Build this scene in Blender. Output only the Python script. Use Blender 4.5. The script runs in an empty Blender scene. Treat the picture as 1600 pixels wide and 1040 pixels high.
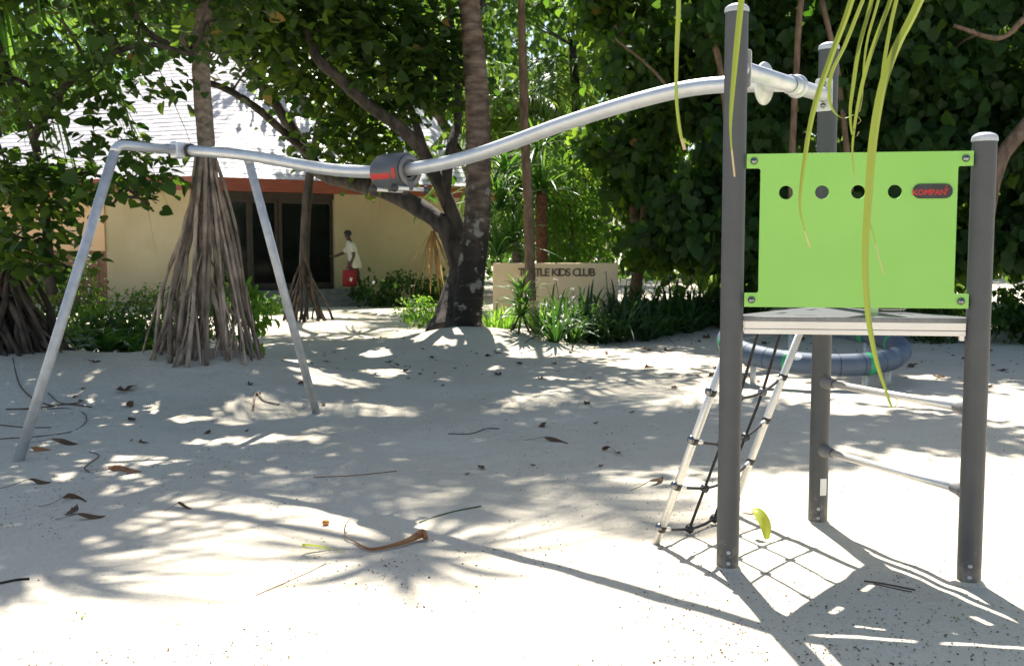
import bpy, math
import numpy as np
from mathutils import Vector, Matrix

S = bpy.context.scene
COL = S.collection
R = math.radians
rng = np.random.default_rng(7)

# ------------------------------------------------------------------ camera, sky, sun, exposure
EYE, PITCH, FPX = 1.44, R(4.577), 1589.3
cd = bpy.data.cameras.new('camera')
cam = bpy.data.objects.new('camera', cd); COL.objects.link(cam)
cam.location = (0, 0, EYE); cam.rotation_euler = (R(90) - PITCH, 0, 0)
cd.sensor_width = 36; cd.lens = 36 * FPX / 1600
cd.clip_start = .05; cd.clip_end = 2000
cd.dof.use_dof = True; cd.dof.focus_distance = 4.9; cd.dof.aperture_fstop = 6.3
S.camera = cam

SUN_EL = R(57)
w = bpy.data.worlds.new('World'); S.world = w; w.use_nodes = True
nt = w.node_tree
sky = nt.nodes.new('ShaderNodeTexSky'); sky.sky_type = 'NISHITA'; sky.sun_disc = False
sky.sun_elevation = SUN_EL; sky.sun_rotation = R(-3.6); sky.air_density = 1.0; sky.dust_density = 1.5
bg = nt.nodes['Background']; bg.inputs['Strength'].default_value = .078
nt.links.new(sky.outputs['Color'], bg.inputs['Color'])
sl = bpy.data.lights.new('sun', 'SUN'); sl.energy = 5.0; sl.angle = R(.53); sl.color = (1, .955, .88)
sun = bpy.data.objects.new('sun', sl); COL.objects.link(sun)
sun.rotation_euler = (-(R(90) - SUN_EL), 0, R(3.6)); sun.location = (0, 30, 46)
S.view_settings.view_transform = 'Standard'; S.view_settings.look = 'None'
S.view_settings.exposure = 1.22; S.view_settings.gamma = 1; S.view_settings.use_curve_mapping = False
S.cycles.max_bounces = 8; S.cycles.diffuse_bounces = 4; S.cycles.transmission_bounces = 4
S.cycles.use_adaptive_sampling = True

# ------------------------------------------------------------------ geometry helpers
def at(px, py, Y):
    """a point of the place that the photograph shows at pixel (px, py), at distance Y"""
    x = (px - 800) / FPX; y = -(py - 520) / FPX
    c, s = math.cos(PITCH), math.sin(PITCH)
    d = np.array([x, c + y * s, -s + y * c])
    return np.array([0, 0, EYE]) + d * (Y / d[1])

def nrm(a):
    a = np.asarray(a, float)
    return a / np.maximum(np.linalg.norm(a, axis=-1, keepdims=True), 1e-9)

class MB:
    """collects shapes and becomes ONE mesh"""
    def __init__(s): s.v = []; s.q = []; s.t = []; s.n = 0
    def add(s, v, q=None, t=None):
        v = np.asarray(v, float).reshape(-1, 3)
        if q is not None and len(q): s.q.append(np.asarray(q, int).reshape(-1, 4) + s.n)
        if t is not None and len(t): s.t.append(np.asarray(t, int).reshape(-1, 3) + s.n)
        s.v.append(v); s.n += len(v); return s
    def box(s, c, size, rot=None):
        h = np.array(size, float) / 2
        v = np.array([[x, y, z] for x in (-1, 1) for y in (-1, 1) for z in (-1, 1)]) * h
        if rot is not None: v = v @ np.asarray(rot).T
        return s.add(v + np.asarray(c, float), [[0, 1, 3, 2], [4, 6, 7, 5], [0, 4, 5, 1], [2, 3, 7, 6], [0, 2, 6, 4], [1, 5, 7, 3]])
    def tube(s, path, rad, n=12, cap=True):
        P = np.asarray(path, float); k = len(P)
        rad = np.broadcast_to(np.asarray(rad, float), (k,))
        T = np.zeros_like(P); T[1:-1] = P[2:] - P[:-2]; T[0] = P[1] - P[0]; T[-1] = P[-1] - P[-2]; T = nrm(T)
        u = np.array([0, 0, 1.]) if abs(T[0][2]) < .9 else np.array([0, 1., 0])
        u = nrm(u - T[0] * (u @ T[0]))
        a = np.arange(n) / n * 2 * math.pi; ca, sa = np.cos(a)[:, None], np.sin(a)[:, None]
        rings = []
        for i in range(k):
            u = nrm(u - T[i] * (u @ T[i])); b = np.cross(T[i], u)
            rings.append(P[i] + rad[i] * (ca * u + sa * b))
        v = np.concatenate(rings)
        i = np.arange(k - 1)[:, None] * n; j = np.arange(n)[None]; j2 = (j + 1) % n
        q = np.stack([i + j, i + j2, i + n + j2, i + n + j], -1).reshape(-1, 4)
        t = None
        if cap:
            v = np.concatenate([v, P[:1], P[-1:]]); m = k * n
            jj = np.arange(n); j3 = (jj + 1) % n
            t = np.concatenate([np.stack([np.full(n, m), j3, jj], 1), np.stack([np.full(n, m + 1), (k - 1) * n + jj, (k - 1) * n + j3], 1)])
        return s.add(v, q, t)
    def lathe(s, prof, origin=(0, 0, 0), axis=(0, 0, 1), n=24):
        ax = nrm(axis); u = np.array([1., 0, 0]) if abs(ax[0]) < .9 else np.array([0, 1., 0])
        u = nrm(u - ax * (u @ ax)); b = np.cross(ax, u)
        a = np.arange(n) / n * 2 * math.pi
        circ = np.cos(a)[:, None] * u + np.sin(a)[:, None] * b
        v = np.concatenate([np.asarray(origin) + r * circ + z * ax for r, z in prof]); k = len(prof)
        i = np.arange(k - 1)[:, None] * n; j = np.arange(n)[None]; j2 = (j + 1) % n
        q = np.stack([i + j, i + j2, i + n + j2, i + n + j], -1).reshape(-1, 4)
        return s.add(v, q)
    def ball(s, c, r, n=12, sq=(1, 1, 1)):
        pr = [(max(math.sin(t), 1e-4), -math.cos(t)) for t in np.linspace(0, math.pi, n // 2 + 1)]
        m = MB().lathe(pr, n=n)
        return s.add(m.v[0] * r * np.array(sq) + np.asarray(c), m.q[0])
    def mesh(s, name, smooth=True):
        me = bpy.data.meshes.new(name)
        V = np.concatenate(s.v) if s.v else np.zeros((0, 3))
        q = np.concatenate(s.q) if s.q else np.zeros((0, 4), int)
        t = np.concatenate(s.t) if s.t else np.zeros((0, 3), int)
        me.vertices.add(len(V)); me.vertices.foreach_set('co', V.astype(np.float32).ravel())
        me.loops.add(q.size + t.size)
        me.loops.foreach_set('vertex_index', np.concatenate([q.ravel(), t.ravel()]).astype(np.int32))
        me.polygons.add(len(q) + len(t))
        me.polygons.foreach_set('loop_start', np.concatenate([np.arange(len(q)) * 4, q.size + np.arange(len(t)) * 3]).astype(np.int32))
        me.polygons.foreach_set('use_smooth', np.full(len(q) + len(t), smooth))
        me.update(calc_edges=True); me.validate()
        return me

def empty(name, loc=(0, 0, 0)):
    o = bpy.data.objects.new(name, None); COL.objects.link(o); o.location = loc; o.empty_display_size = .2
    return o

def tag(o, label=None, cat=None, group=None, kind=None):
    if label: o['label'] = label
    if cat: o['category'] = cat
    if group: o['group'] = group
    if kind: o['kind'] = kind
    return o

def thing(name, label, cat, loc=(0, 0, 0), group=None):
    return tag(empty(name, tuple(loc)), label, cat, group)

def world_origin(o):
    return o.location.copy() if o.parent is None else Vector((0, 0, 0))   # parts sit at the world origin, their meshes in place

def put(name, m, mat, parent=None, smooth=True, bevel=0, autos=None, kind=None):
    """links a mesh (made in world coordinates) as one object, under its parent if it has one"""
    me = m.mesh(name, smooth) if isinstance(m, MB) else m
    if mat is not None and not me.materials: me.materials.append(mat)
    o = bpy.data.objects.new(name, me); COL.objects.link(o)
    if parent is not None:
        o.parent = parent
        o.matrix_parent_inverse = Matrix.Translation(-world_origin(parent))
    if bevel:
        b = o.modifiers.new('bevel', 'BEVEL'); b.width = bevel; b.segments = 2; b.limit_method = 'ANGLE'
    if autos: me.set_sharp_from_angle(angle=R(autos))
    if kind: o['kind'] = kind
    return o

def copy_tree(o, parent=None):
    c = o.copy(); COL.objects.link(c)
    if parent is not None: c.parent = parent
    for ch in list(o.children): copy_tree(ch, c)
    return c

def smooth_path(pts, per=6):
    P = np.asarray(pts, float)
    Q = np.concatenate([2 * P[:1] - P[1:2], P, 2 * P[-1:] - P[-2:-1]])
    out = []
    for i in range(1, len(Q) - 2):
        t = np.linspace(0, 1, per, endpoint=False)[:, None]
        a, b, c, d = Q[i - 1], Q[i], Q[i + 1], Q[i + 2]
        out.append(.5 * ((2 * b) + (c - a) * t + (2 * a - 5 * b + 4 * c - d) * t ** 2 + (3 * b - a - 3 * c + d) * t ** 3))
    return np.concatenate(out + [P[-1:]])

def curve_mesh(name, loops, depth, bev=0.0):
    """flat outline with holes, given thickness; in the XY plane"""
    cu = bpy.data.curves.new(name, 'CURVE'); cu.dimensions = '2D'; cu.fill_mode = 'BOTH'; cu.extrude = depth / 2; cu.bevel_depth = bev
    for lp in loops:
        sp = cu.splines.new('POLY'); sp.points.add(len(lp) - 1); sp.use_cyclic_u = True
        sp.points.foreach_set('co', np.array([(x, y, 0, 1) for x, y in lp], np.float32).ravel())
    o = bpy.data.objects.new(name, cu); COL.objects.link(o)
    me = bpy.data.meshes.new_from_object(o); bpy.data.objects.remove(o); return me

def text_mesh(txt, size, depth, bold=0.0, spacing=1.0):
    cu = bpy.data.curves.new('lettering', 'FONT'); cu.body = txt; cu.size = size; cu.extrude = depth / 2; cu.offset = bold
    cu.space_character = spacing; cu.align_x = 'CENTER'; cu.align_y = 'CENTER'; cu.resolution_u = 3
    o = bpy.data.objects.new('lettering', cu); COL.objects.link(o)
    me = bpy.data.meshes.new_from_object(o); bpy.data.objects.remove(o); return me

def frame_mesh(me, origin, ux, uy):
    """moves a mesh made in XY onto the plane (ux, uy) at origin"""
    ux, uy = nrm(ux), nrm(uy); uz = np.cross(ux, uy)
    M = Matrix([[ux[i], uy[i], uz[i], origin[i]] for i in range(3)] + [[0, 0, 0, 1]])
    me.transform(M); return me

def circle(cx, cy, r, n=24):
    return [(cx + r * math.cos(a), cy + r * math.sin(a)) for a in np.linspace(0, 2 * math.pi, n, endpoint=False)]

def rounded(x0, y0, x1, y1, r, n=6):
    out = []
    for cx, cy, a0 in ((x1 - r, y1 - r, 0), (x0 + r, y1 - r, 90), (x0 + r, y0 + r, 180), (x1 - r, y0 + r, 270)):
        out += [(cx + r * math.cos(R(a0 + a)), cy + r * math.sin(R(a0 + a))) for a in np.linspace(0, 90, n)]
    return out

def vnoise(X, Y, scale, seed, octaves=4, gain=.5):
    r = np.random.default_rng(seed); G = r.random((256, 256)) * 2 - 1
    out = np.zeros_like(X, float); amp = 1.0; f = 1 / scale
    for _ in range(octaves):
        x = X * f + 91.7; y = Y * f + 37.3
        xi = np.floor(x).astype(int); yi = np.floor(y).astype(int); fx = x - xi; fy = y - yi
        fx = fx * fx * (3 - 2 * fx); fy = fy * fy * (3 - 2 * fy)
        g = lambda a, b: G[a % 256, b % 256]
        out += amp * ((g(xi, yi) * (1 - fx) + g(xi + 1, yi) * fx) * (1 - fy) + (g(xi, yi + 1) * (1 - fx) + g(xi + 1, yi + 1) * fx) * fy)
        amp *= gain; f *= 2
    return out

# ------------------------------------------------------------------ materials
def node_mat(name):
    m = bpy.data.materials.new(name); m.use_nodes = True; t = m.node_tree
    return m, t, t.nodes['Principled BSDF']

def pmat(name, c1, c2=None, scale=8, rough=.6, metal=0.0, bump=0.0, bscale=None, stretch=(1, 1, 1), spec=.5, detail=5, lo=.35, hi=.65, vary=0):
    m, t, b = node_mat(name)
    b.inputs['Roughness'].default_value = rough; b.inputs['Metallic'].default_value = metal
    b.inputs['Specular IOR Level'].default_value = spec
    tc = t.nodes.new('ShaderNodeTexCoord'); mp = t.nodes.new('ShaderNodeMapping'); mp.inputs['Scale'].default_value = stretch
    t.links.new(tc.outputs['Object'], mp.inputs['Vector'])
    nz = t.nodes.new('ShaderNodeTexNoise'); nz.inputs['Scale'].default_value = scale; nz.inputs['Detail'].default_value = detail
    t.links.new(mp.outputs['Vector'], nz.inputs['Vector'])
    cr = t.nodes.new('ShaderNodeValToRGB'); cr.color_ramp.elements[0].position = lo; cr.color_ramp.elements[1].position = hi
    cr.color_ramp.elements[0].color = (*c1, 1); cr.color_ramp.elements[1].color = (*(c2 or c1), 1)
    t.links.new(nz.outputs['Fac'], cr.inputs['Fac']); t.links.new(cr.outputs['Color'], b.inputs['Base Color'])
    if vary:                                              # each piece a little lighter or darker than the next
        oi = t.nodes.new('ShaderNodeObjectInfo'); mr = t.nodes.new('ShaderNodeMapRange'); mr.inputs[3].default_value = 1 - vary; mr.inputs[4].default_value = 1 + vary
        hs = t.nodes.new('ShaderNodeHueSaturation'); t.links.new(oi.outputs['Random'], mr.inputs[0]); t.links.new(mr.outputs[0], hs.inputs['Value'])
        t.links.new(cr.outputs['Color'], hs.inputs['Color']); t.links.new(hs.outputs['Color'], b.inputs['Base Color'])
    if bump:
        n2 = t.nodes.new('ShaderNodeTexNoise'); n2.inputs['Scale'].default_value = bscale or scale * 3; n2.inputs['Detail'].default_value = 6
        t.links.new(mp.outputs['Vector'], n2.inputs['Vector'])
        bp = t.nodes.new('ShaderNodeBump'); bp.inputs['Strength'].default_value = bump; bp.inputs['Distance'].default_value = .02
        t.links.new(n2.outputs['Fac'], bp.inputs['Height']); t.links.new(bp.outputs['Normal'], b.inputs['Normal'])
    return m

def leaf_mat(name, c1, c2, t1, t2, rough=.5, trans=.38, brown=0.0, spec=.3):
    """leaf: diffuse and gloss, with light coming through; each leaf its own tint"""
    m, t, b = node_mat(name)
    b.inputs['Roughness'].default_value = rough; b.inputs['Specular IOR Level'].default_value = spec
    geo = t.nodes.new('ShaderNodeNewGeometry')
    def ramp(a, c):
        cr = t.nodes.new('ShaderNodeValToRGB')
        cr.color_ramp.elements[0].color = (*a, 1); cr.color_ramp.elements[1].color = (*c, 1); cr.color_ramp.elements[1].position = .9
        if brown:
            cr.color_ramp.elements[1].position = 1 - brown; e = cr.color_ramp.elements.new(1.0); e.color = (.32, .2, .05, 1)
        t.links.new(geo.outputs['Random Per Island'], cr.inputs['Fac']); return cr
    r1 = ramp(c1, c2); r2 = ramp(t1, t2)
    t.links.new(r1.outputs['Color'], b.inputs['Base Color'])
    tr = t.nodes.new('ShaderNodeBsdfTranslucent'); t.links.new(r2.outputs['Color'], tr.inputs['Color'])
    mx = t.nodes.new('ShaderNodeMixShader'); mx.inputs['Fac'].default_value = trans
    t.links.new(b.outputs['BSDF'], mx.inputs[1]); t.links.new(tr.outputs['BSDF'], mx.inputs[2])
    t.links.new(mx.outputs['Shader'], t.nodes['Material Output'].inputs['Surface'])
    return m

M = {}
def sand_mat():
    m, t, b = node_mat('coral sand'); b.inputs['Roughness'].default_value = .95; b.inputs['Specular IOR Level'].default_value = .15
    tc = t.nodes.new('ShaderNodeTexCoord')
    def noise(sc, det=5):
        n = t.nodes.new('ShaderNodeTexNoise'); n.inputs['Scale'].default_value = sc; n.inputs['Detail'].default_value = det
        t.links.new(tc.outputs['Object'], n.inputs['Vector']); return n
    def ramp(src, stops):
        cr = t.nodes.new('ShaderNodeValToRGB'); cr.color_ramp.elements[0].position = stops[0][0]; cr.color_ramp.elements[0].color = (*stops[0][1], 1)
        cr.color_ramp.elements[1].position = stops[-1][0]; cr.color_ramp.elements[1].color = (*stops[-1][1], 1)
        t.links.new(src, cr.inputs['Fac']); return cr
    def mul(a, c, fac=1):
        mx = t.nodes.new('ShaderNodeMix'); mx.data_type = 'RGBA'; mx.blend_type = 'MULTIPLY'; mx.inputs['Factor'].default_value = fac
        t.links.new(a, mx.inputs[6]); t.links.new(c, mx.inputs[7]); return mx.outputs[2]
    base = ramp(noise(.9).outputs['Fac'], [(.3, (.63, .56, .44)), (.7, (.71, .645, .52))])
    grain = ramp(noise(260, 2).outputs['Fac'], [(.3, (.74, .73, .71)), (.6, (1, 1, 1))])
    spots = ramp(noise(38, 3).outputs['Fac'], [(.27, (.55, .5, .44)), (.36, (1, 1, 1))])
    c = mul(mul(base.outputs['Color'], grain.outputs['Color']), spots.outputs['Color'], .6)
    t.links.new(c, b.inputs['Base Color'])
    add = t.nodes.new('ShaderNodeMath'); add.operation = 'MULTIPLY_ADD'; add.inputs[1].default_value = .25
    t.links.new(noise(120, 4).outputs['Fac'], add.inputs[0]); t.links.new(noise(14, 5).outputs['Fac'], add.inputs[2])
    bp = t.nodes.new('ShaderNodeBump'); bp.inputs['Strength'].default_value = .8; bp.inputs['Distance'].default_value = .025
    t.links.new(add.outputs[0], bp.inputs['Height']); t.links.new(bp.outputs['Normal'], b.inputs['Normal'])
    return m
M['sand'] = sand_mat()
M['galv'] = pmat('galvanised steel', (.58, .6, .62), (.66, .675, .69), 10, .46, .7, .04, 60)
M['galv_leg'] = pmat('galvanised leg', (.46, .47, .47), (.58, .585, .58), 14, .52, .5, .05, 60)
M['alu'] = pmat('brushed aluminium', (.68, .67, .64), (.78, .77, .74), 30, .38, .55, .03, 90, (1, 1, 6))
M['plate'] = pmat('zinc plate', (.56, .57, .55), (.68, .69, .67), 20, .5, .4, .05, 60)
M['anth'] = pmat('anthracite powder coat', (.066, .07, .075), (.075, .079, .083), 9, .5, 0, .05, 180, spec=.45)
def dusty(m):
    """sand dust splashed on the foot of a post"""
    t = m.node_tree; b = t.nodes['Principled BSDF']; src = b.inputs['Base Color'].links[0].from_socket
    tc = t.nodes.new('ShaderNodeTexCoord'); sp = t.nodes.new('ShaderNodeSeparateXYZ'); t.links.new(tc.outputs['Object'], sp.inputs[0])
    nz = t.nodes.new('ShaderNodeTexNoise'); nz.inputs['Scale'].default_value = 28; nz.inputs['Detail'].default_value = 6; t.links.new(tc.outputs['Object'], nz.inputs['Vector'])
    ad = t.nodes.new('ShaderNodeMath'); ad.operation = 'MULTIPLY_ADD'; ad.inputs[1].default_value = -.45; t.links.new(nz.outputs['Fac'], ad.inputs[0]); t.links.new(sp.outputs['Z'], ad.inputs[2])
    mr = t.nodes.new('ShaderNodeMapRange'); mr.inputs[1].default_value = -.12; mr.inputs[2].default_value = -.24; mr.inputs[4].default_value = .3; t.links.new(ad.outputs[0], mr.inputs[0])
    mx = t.nodes.new('ShaderNodeMix'); mx.data_type = 'RGBA'; mx.inputs[7].default_value = (.42, .37, .3, 1); t.links.new(mr.outputs[0], mx.inputs['Factor']); t.links.new(src, mx.inputs[6])
    t.links.new(mx.outputs[2], b.inputs['Base Color'])
dusty(M['anth'])
M['dark_plastic'] = pmat('dark grey plastic', (.07, .078, .088), (.09, .1, .11), 12, .45, 0, .05, 90)
M['bracket'] = pmat('grey bracket plastic', (.13, .13, .135), (.17, .17, .175), 12, .5)
M['black'] = pmat('black rope', (.012, .012, .013), (.03, .03, .032), 120, .75, 0, .5, 300)
M['blackp'] = pmat('black rubber', (.02, .02, .022), (.035, .035, .036), 20, .5)
M['chrome'] = pmat('steel ball', (.2, .2, .21), (.3, .3, .31), 10, .22, 1)
M['green'] = pmat('lime green board', (.25, .54, .1), (.27, .565, .11), 3, .4, 0, .04, 140)
M['deck'] = pmat('dark deck board', (.13, .135, .14), (.18, .185, .19), 60, .3, 0, .1, 200, spec=.7)
M['profile'] = pmat('beige aluminium profile', (.72, .68, .63), (.78, .74, .69), 6, .4, .15, .02)
M['cap'] = pmat('grey post cap', (.42, .44, .47), (.5, .52, .55), 12, .35)
M['red'] = pmat('red print', (.46, .018, .016), (.5, .024, .02), 9, .5)
M['white'] = pmat('white print', (.72, .72, .7), (.8, .8, .78), 9, .5)
M['ring'] = pmat('grey blue ring', (.07, .1, .15), (.09, .125, .18), 6, .62, 0, .06, 50)
M['ringgreen'] = pmat('green ring band', (.02, .3, .12), (.03, .34, .14), 6, .45)
M['cream'] = pmat('cream render', (.43, .365, .21), (.5, .43, .26), 1.2, .9, 0, .1, 30)
M['tan'] = pmat('tan render', (.64, .43, .235), (.7, .48, .27), 1.5, .9, 0, .1, 30)
M['sign'] = pmat('sand coloured sign stone', (.84, .64, .39), (.88, .69, .44), 2.5, .85, 0, .12, 40)
M['letter'] = pmat('bronze letters', (.09, .065, .04), (.13, .09, .06), 20, .5)
M['fascia'] = pmat('red brown fascia', (.2, .045, .025), (.26, .062, .035), 4, .55, 0, .1, 20, (1, 1, 6))
M['brownboard'] = pmat('brown boards', (.16, .07, .035), (.24, .11, .06), 6, .7, 0, .2, 30, (3, 3, .4))
M['shingle'] = pmat('weathered shingle', (.4, .385, .39), (.56, .54, .54), 5, .5, 0, .25, 40)
M['soffit'] = pmat('soffit boards', (.2, .12, .07), (.26, .16, .1), 5, .7)
M['frame'] = pmat('dark door frame', (.035, .027, .022), (.05, .04, .03), 8, .5)
M['step'] = pmat('grey step stone', (.2, .2, .19), (.28, .28, .26), 6, .85, 0, .2)
M['glass'] = pmat('dark door glass', (.006, .007, .008), (.01, .011, .012), 2, .08, 0, spec=.3)
M['skin'] = pmat('dark skin', (.055, .03, .02), (.07, .04, .028), 9, .5)
M['legskin'] = M['skin']
M['shirt'] = pmat('cream shirt', (.56, .53, .42), (.63, .6, .49), 14, .9, 0, .2, 60)
M['shorts'] = pmat('dark shorts', (.12, .08, .06), (.16, .1, .08), 14, .9)
M['bag'] = pmat('red bag cloth', (.26, .01, .014), (.32, .018, .02), 14, .75)
M['hair'] = pmat('black hair', (.01, .009, .008), (.02, .018, .015), 60, .7, 0, .4)
M['bark'] = pmat('grey brown bark', (.022, .018, .014), (.085, .068, .053), 9, .9, 0, .7, 30, (1, 1, .35))
M['bark2'] = pmat('brown bark', (.11, .07, .045), (.22, .15, .1), 12, .9, 0, .6, 40, (1, 1, .4))
M['bark3'] = pmat('grey brown pandanus bark', (.1, .08, .06), (.25, .2, .15), 14, .9, 0, .7, 45, (1, 1, 1.6))
M['coco'] = pmat('palm trunk bark', (.05, .038, .03), (.19, .15, .12), 4, .9, 0, .6, 45, (1, 1, 2.6), lo=.38, hi=.72)
def coco_mat():
    m = pmat('ringed palm trunk', (.08, .056, .042), (.25, .185, .14), 4, .9, 0, .6, 45, (1, 1, 2.6), lo=.38, hi=.72)
    t = m.node_tree; b = t.nodes['Principled BSDF']; src = b.inputs['Base Color'].links[0].from_socket
    tc = t.nodes.new('ShaderNodeTexCoord'); sp = t.nodes.new('ShaderNodeSeparateXYZ'); t.links.new(tc.outputs['Object'], sp.inputs[0])
    nz = t.nodes.new('ShaderNodeTexNoise'); nz.inputs['Scale'].default_value = 3.2; nz.inputs['Detail'].default_value = 5; t.links.new(tc.outputs['Object'], nz.inputs['Vector'])
    add = t.nodes.new('ShaderNodeMath'); add.operation = 'MULTIPLY_ADD'; add.inputs[1].default_value = -2.2; t.links.new(nz.outputs['Fac'], add.inputs[0]); t.links.new(sp.outputs['Z'], add.inputs[2])
    damp = t.nodes.new('ShaderNodeMapRange'); damp.inputs[1].default_value = .4; damp.inputs[2].default_value = 1.6; t.links.new(add.outputs[0], damp.inputs[0])
    mx = t.nodes.new('ShaderNodeMix'); mx.data_type = 'RGBA'; mx.inputs[6].default_value = (.022, .018, .014, 1); t.links.new(damp.outputs[0], mx.inputs['Factor']); t.links.new(src, mx.inputs[7])
    n2 = t.nodes.new('ShaderNodeTexNoise'); n2.inputs['Scale'].default_value = 7; n2.inputs['Detail'].default_value = 7; t.links.new(tc.outputs['Object'], n2.inputs['Vector'])
    cr = t.nodes.new('ShaderNodeValToRGB'); cr.color_ramp.elements[0].position = .58; cr.color_ramp.elements[1].position = .66; t.links.new(n2.outputs['Fac'], cr.inputs['Fac'])
    m2 = t.nodes.new('ShaderNodeMix'); m2.data_type = 'RGBA'; m2.inputs[7].default_value = (.24, .23, .2, 1); low = t.nodes.new('ShaderNodeMapRange'); low.inputs[1].default_value = 2.9; low.inputs[2].default_value = 2.3; t.links.new(sp.outputs['Z'], low.inputs[0])
    ml = t.nodes.new('ShaderNodeMath'); ml.operation = 'MULTIPLY'; t.links.new(cr.outputs['Color'], ml.inputs[0]); t.links.new(low.outputs[0], ml.inputs[1]); t.links.new(ml.outputs[0], m2.inputs['Factor']); t.links.new(mx.outputs[2], m2.inputs[6])
    t.links.new(m2.outputs[2], b.inputs['Base Color']); return m
M['ringed'] = coco_mat()
M['root'] = pmat('stilt root', (.13, .095, .068), (.42, .33, .25), 11, .9, 0, .8, 40, (1, 1, .4), vary=.5)
M['rootdark'] = pmat('old stilt root', (.035, .026, .019), (.11, .08, .056), 9, .9, 0, .7, 40, (1, 1, .35), vary=.5)
M['redtrunk'] = pmat('red brown fibrous trunk', (.12, .05, .03), (.28, .12, .07), 20, .9, 0, .6, 60)
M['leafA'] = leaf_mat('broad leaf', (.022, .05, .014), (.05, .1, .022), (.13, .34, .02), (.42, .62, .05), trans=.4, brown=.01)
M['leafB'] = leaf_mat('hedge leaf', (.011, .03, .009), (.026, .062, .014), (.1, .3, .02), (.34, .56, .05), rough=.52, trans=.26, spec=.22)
M['leafD'] = leaf_mat('shade toned leaf', (.014, .034, .01), (.032, .07, .016), (.1, .27, .02), (.36, .54, .05), trans=.3, brown=.012, spec=.22)  # leaves toned dark to stand in for shade from the crown above
M['leafC'] = leaf_mat('small bright leaf', (.04, .1, .02), (.08, .18, .03), (.2, .5, .03), (.45, .72, .06), trans=.42)
M['leafF'] = leaf_mat('far leaf', (.03, .065, .02), (.06, .12, .03), (.1, .25, .025), (.26, .42, .05), trans=.36, rough=.6)
M['strap'] = leaf_mat('strap leaf', (.022, .06, .018), (.055, .13, .03), (.12, .36, .03), (.34, .6, .06), rough=.3, trans=.32)
M['lily'] = leaf_mat('lily leaf', (.012, .036, .012), (.032, .08, .022), (.08, .24, .03), (.22, .42, .05), rough=.35, trans=.24)
M['palm'] = leaf_mat('palm leaflet', (.045, .1, .025), (.09, .17, .035), (.2, .45, .04), (.48, .66, .08), rough=.32, trans=.38)
M['blade'] = leaf_mat('hanging yellow green leaflet', (.085, .14, .02), (.17, .21, .04), (.17, .25, .025), (.32, .34, .06), rough=.35, trans=.38)
M['tip'] = leaf_mat('dry leaflet tip', (.36, .27, .14), (.48, .38, .22), (.4, .3, .14), (.5, .38, .2), rough=.6, trans=.2)
M['dry'] = leaf_mat('dry palm leaf', (.3, .19, .08), (.42, .28, .13), (.4, .26, .09), (.5, .34, .13), rough=.7, trans=.25)
M['litter'] = leaf_mat('dead leaf', (.07, .045, .03), (.17, .1, .055), (.16, .08, .03), (.2, .11, .04), rough=.8, trans=.1)
M['litterO'] = pmat('orange brown dead leaf', (.3, .12, .04), (.42, .2, .08), 30, .7, 0, .3)
M['litterG'] = leaf_mat('fresh fallen leaf', (.3, .38, .05), (.42, .48, .08), (.5, .6, .06), (.6, .65, .1), rough=.45, trans=.4)
M['orange'] = pmat('orange fruit', (.55, .2, .04), (.62, .28, .07), 30, .5, 0, .3)
M['stalk'] = pmat('thin dry stalk', (.25, .16, .09), (.34, .23, .14), 30, .8)
M['petal'] = leaf_mat('white petal', (.75, .75, .72), (.82, .82, .78), (.7, .7, .66), (.8, .8, .75), rough=.5, trans=.4)

# ------------------------------------------------------------------ ground
def ground_z(x, y):
    x = np.asarray(x, float); y = np.asarray(y, float)
    z = .05 * np.clip((y - 9) / 12, 0, 1)
    g = lambda cx, cy, r, h, e=1.0: h * np.exp(-(((x - cx) / r) ** 2 + ((y - cy) / (r * e)) ** 2))
    z = z + g(-3.25, 10.75, 1.25, .36, .9) + g(-.75, 15.2, 1.0, .28) + g(-5.6, 11.4, 1.6, .3) + g(.25, 15.3, .6, .1)
    z = z + .13 * np.clip((y - 16.2) / 1.5, 0, 1) * np.clip((x + .3) / 1.0, 0, 1)
    return z

xs = np.unique(np.round(np.concatenate([np.linspace(-400, -40, 10), np.linspace(-40, -9, 32), np.linspace(-9, -5, 41), np.linspace(-5, 4.5, 191), np.linspace(4.5, 10, 40), np.linspace(10, 40, 31), np.linspace(40, 400, 10)]), 4))
ys = np.unique(np.round(np.concatenate([np.linspace(-200, -10, 8), np.linspace(-10, 1.5, 12), np.linspace(1.5, 9, 181), np.linspace(9, 19, 140), np.linspace(19, 40, 50), np.linspace(40, 600, 20)]), 4))
GX, GY = np.meshgrid(xs, ys)
near = np.clip((22 - np.abs(GY - 8)) / 14, 0, 1)
GZ = ground_z(GX, GY) + near * (.012 * vnoise(GX, GY, 1.6, 1, 2) + .0045 * vnoise(GX, GY, .3, 2, 3))
r0 = np.random.default_rng(5)
for _ in range(620):                                   # scuffs and footprints
    cx, cy = r0.uniform(-4.5, 4.5), r0.uniform(2.6, 12); a = r0.uniform(0, math.pi)
    ix = slice(*np.searchsorted(xs, [cx - .4, cx + .4])); iy = slice(*np.searchsorted(ys, [cy - .4, cy + .4]))
    dx, dy = GX[iy, ix] - cx, GY[iy, ix] - cy
    u = dx * math.cos(a) + dy * math.sin(a); v = -dx * math.sin(a) + dy * math.cos(a)
    d = (u / .13) ** 2 + (v / .055) ** 2
    GZ[iy, ix] += float(np.clip((cy - 4.6) / 1.6, .45, 1.9)) * (-.009 * np.exp(-d) + .0035 * np.exp(-((np.sqrt(d) - 1.6) / .5) ** 2))
n0, n1 = GX.shape
i, j = np.meshgrid(np.arange(n0 - 1), np.arange(n1 - 1), indexing='ij')
q = np.stack([i * n1 + j, i * n1 + j + 1, (i + 1) * n1 + j + 1, (i + 1) * n1 + j], -1).reshape(-1, 4)
gm = MB().add(np.stack([GX, GY, GZ], -1), q)
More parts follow.
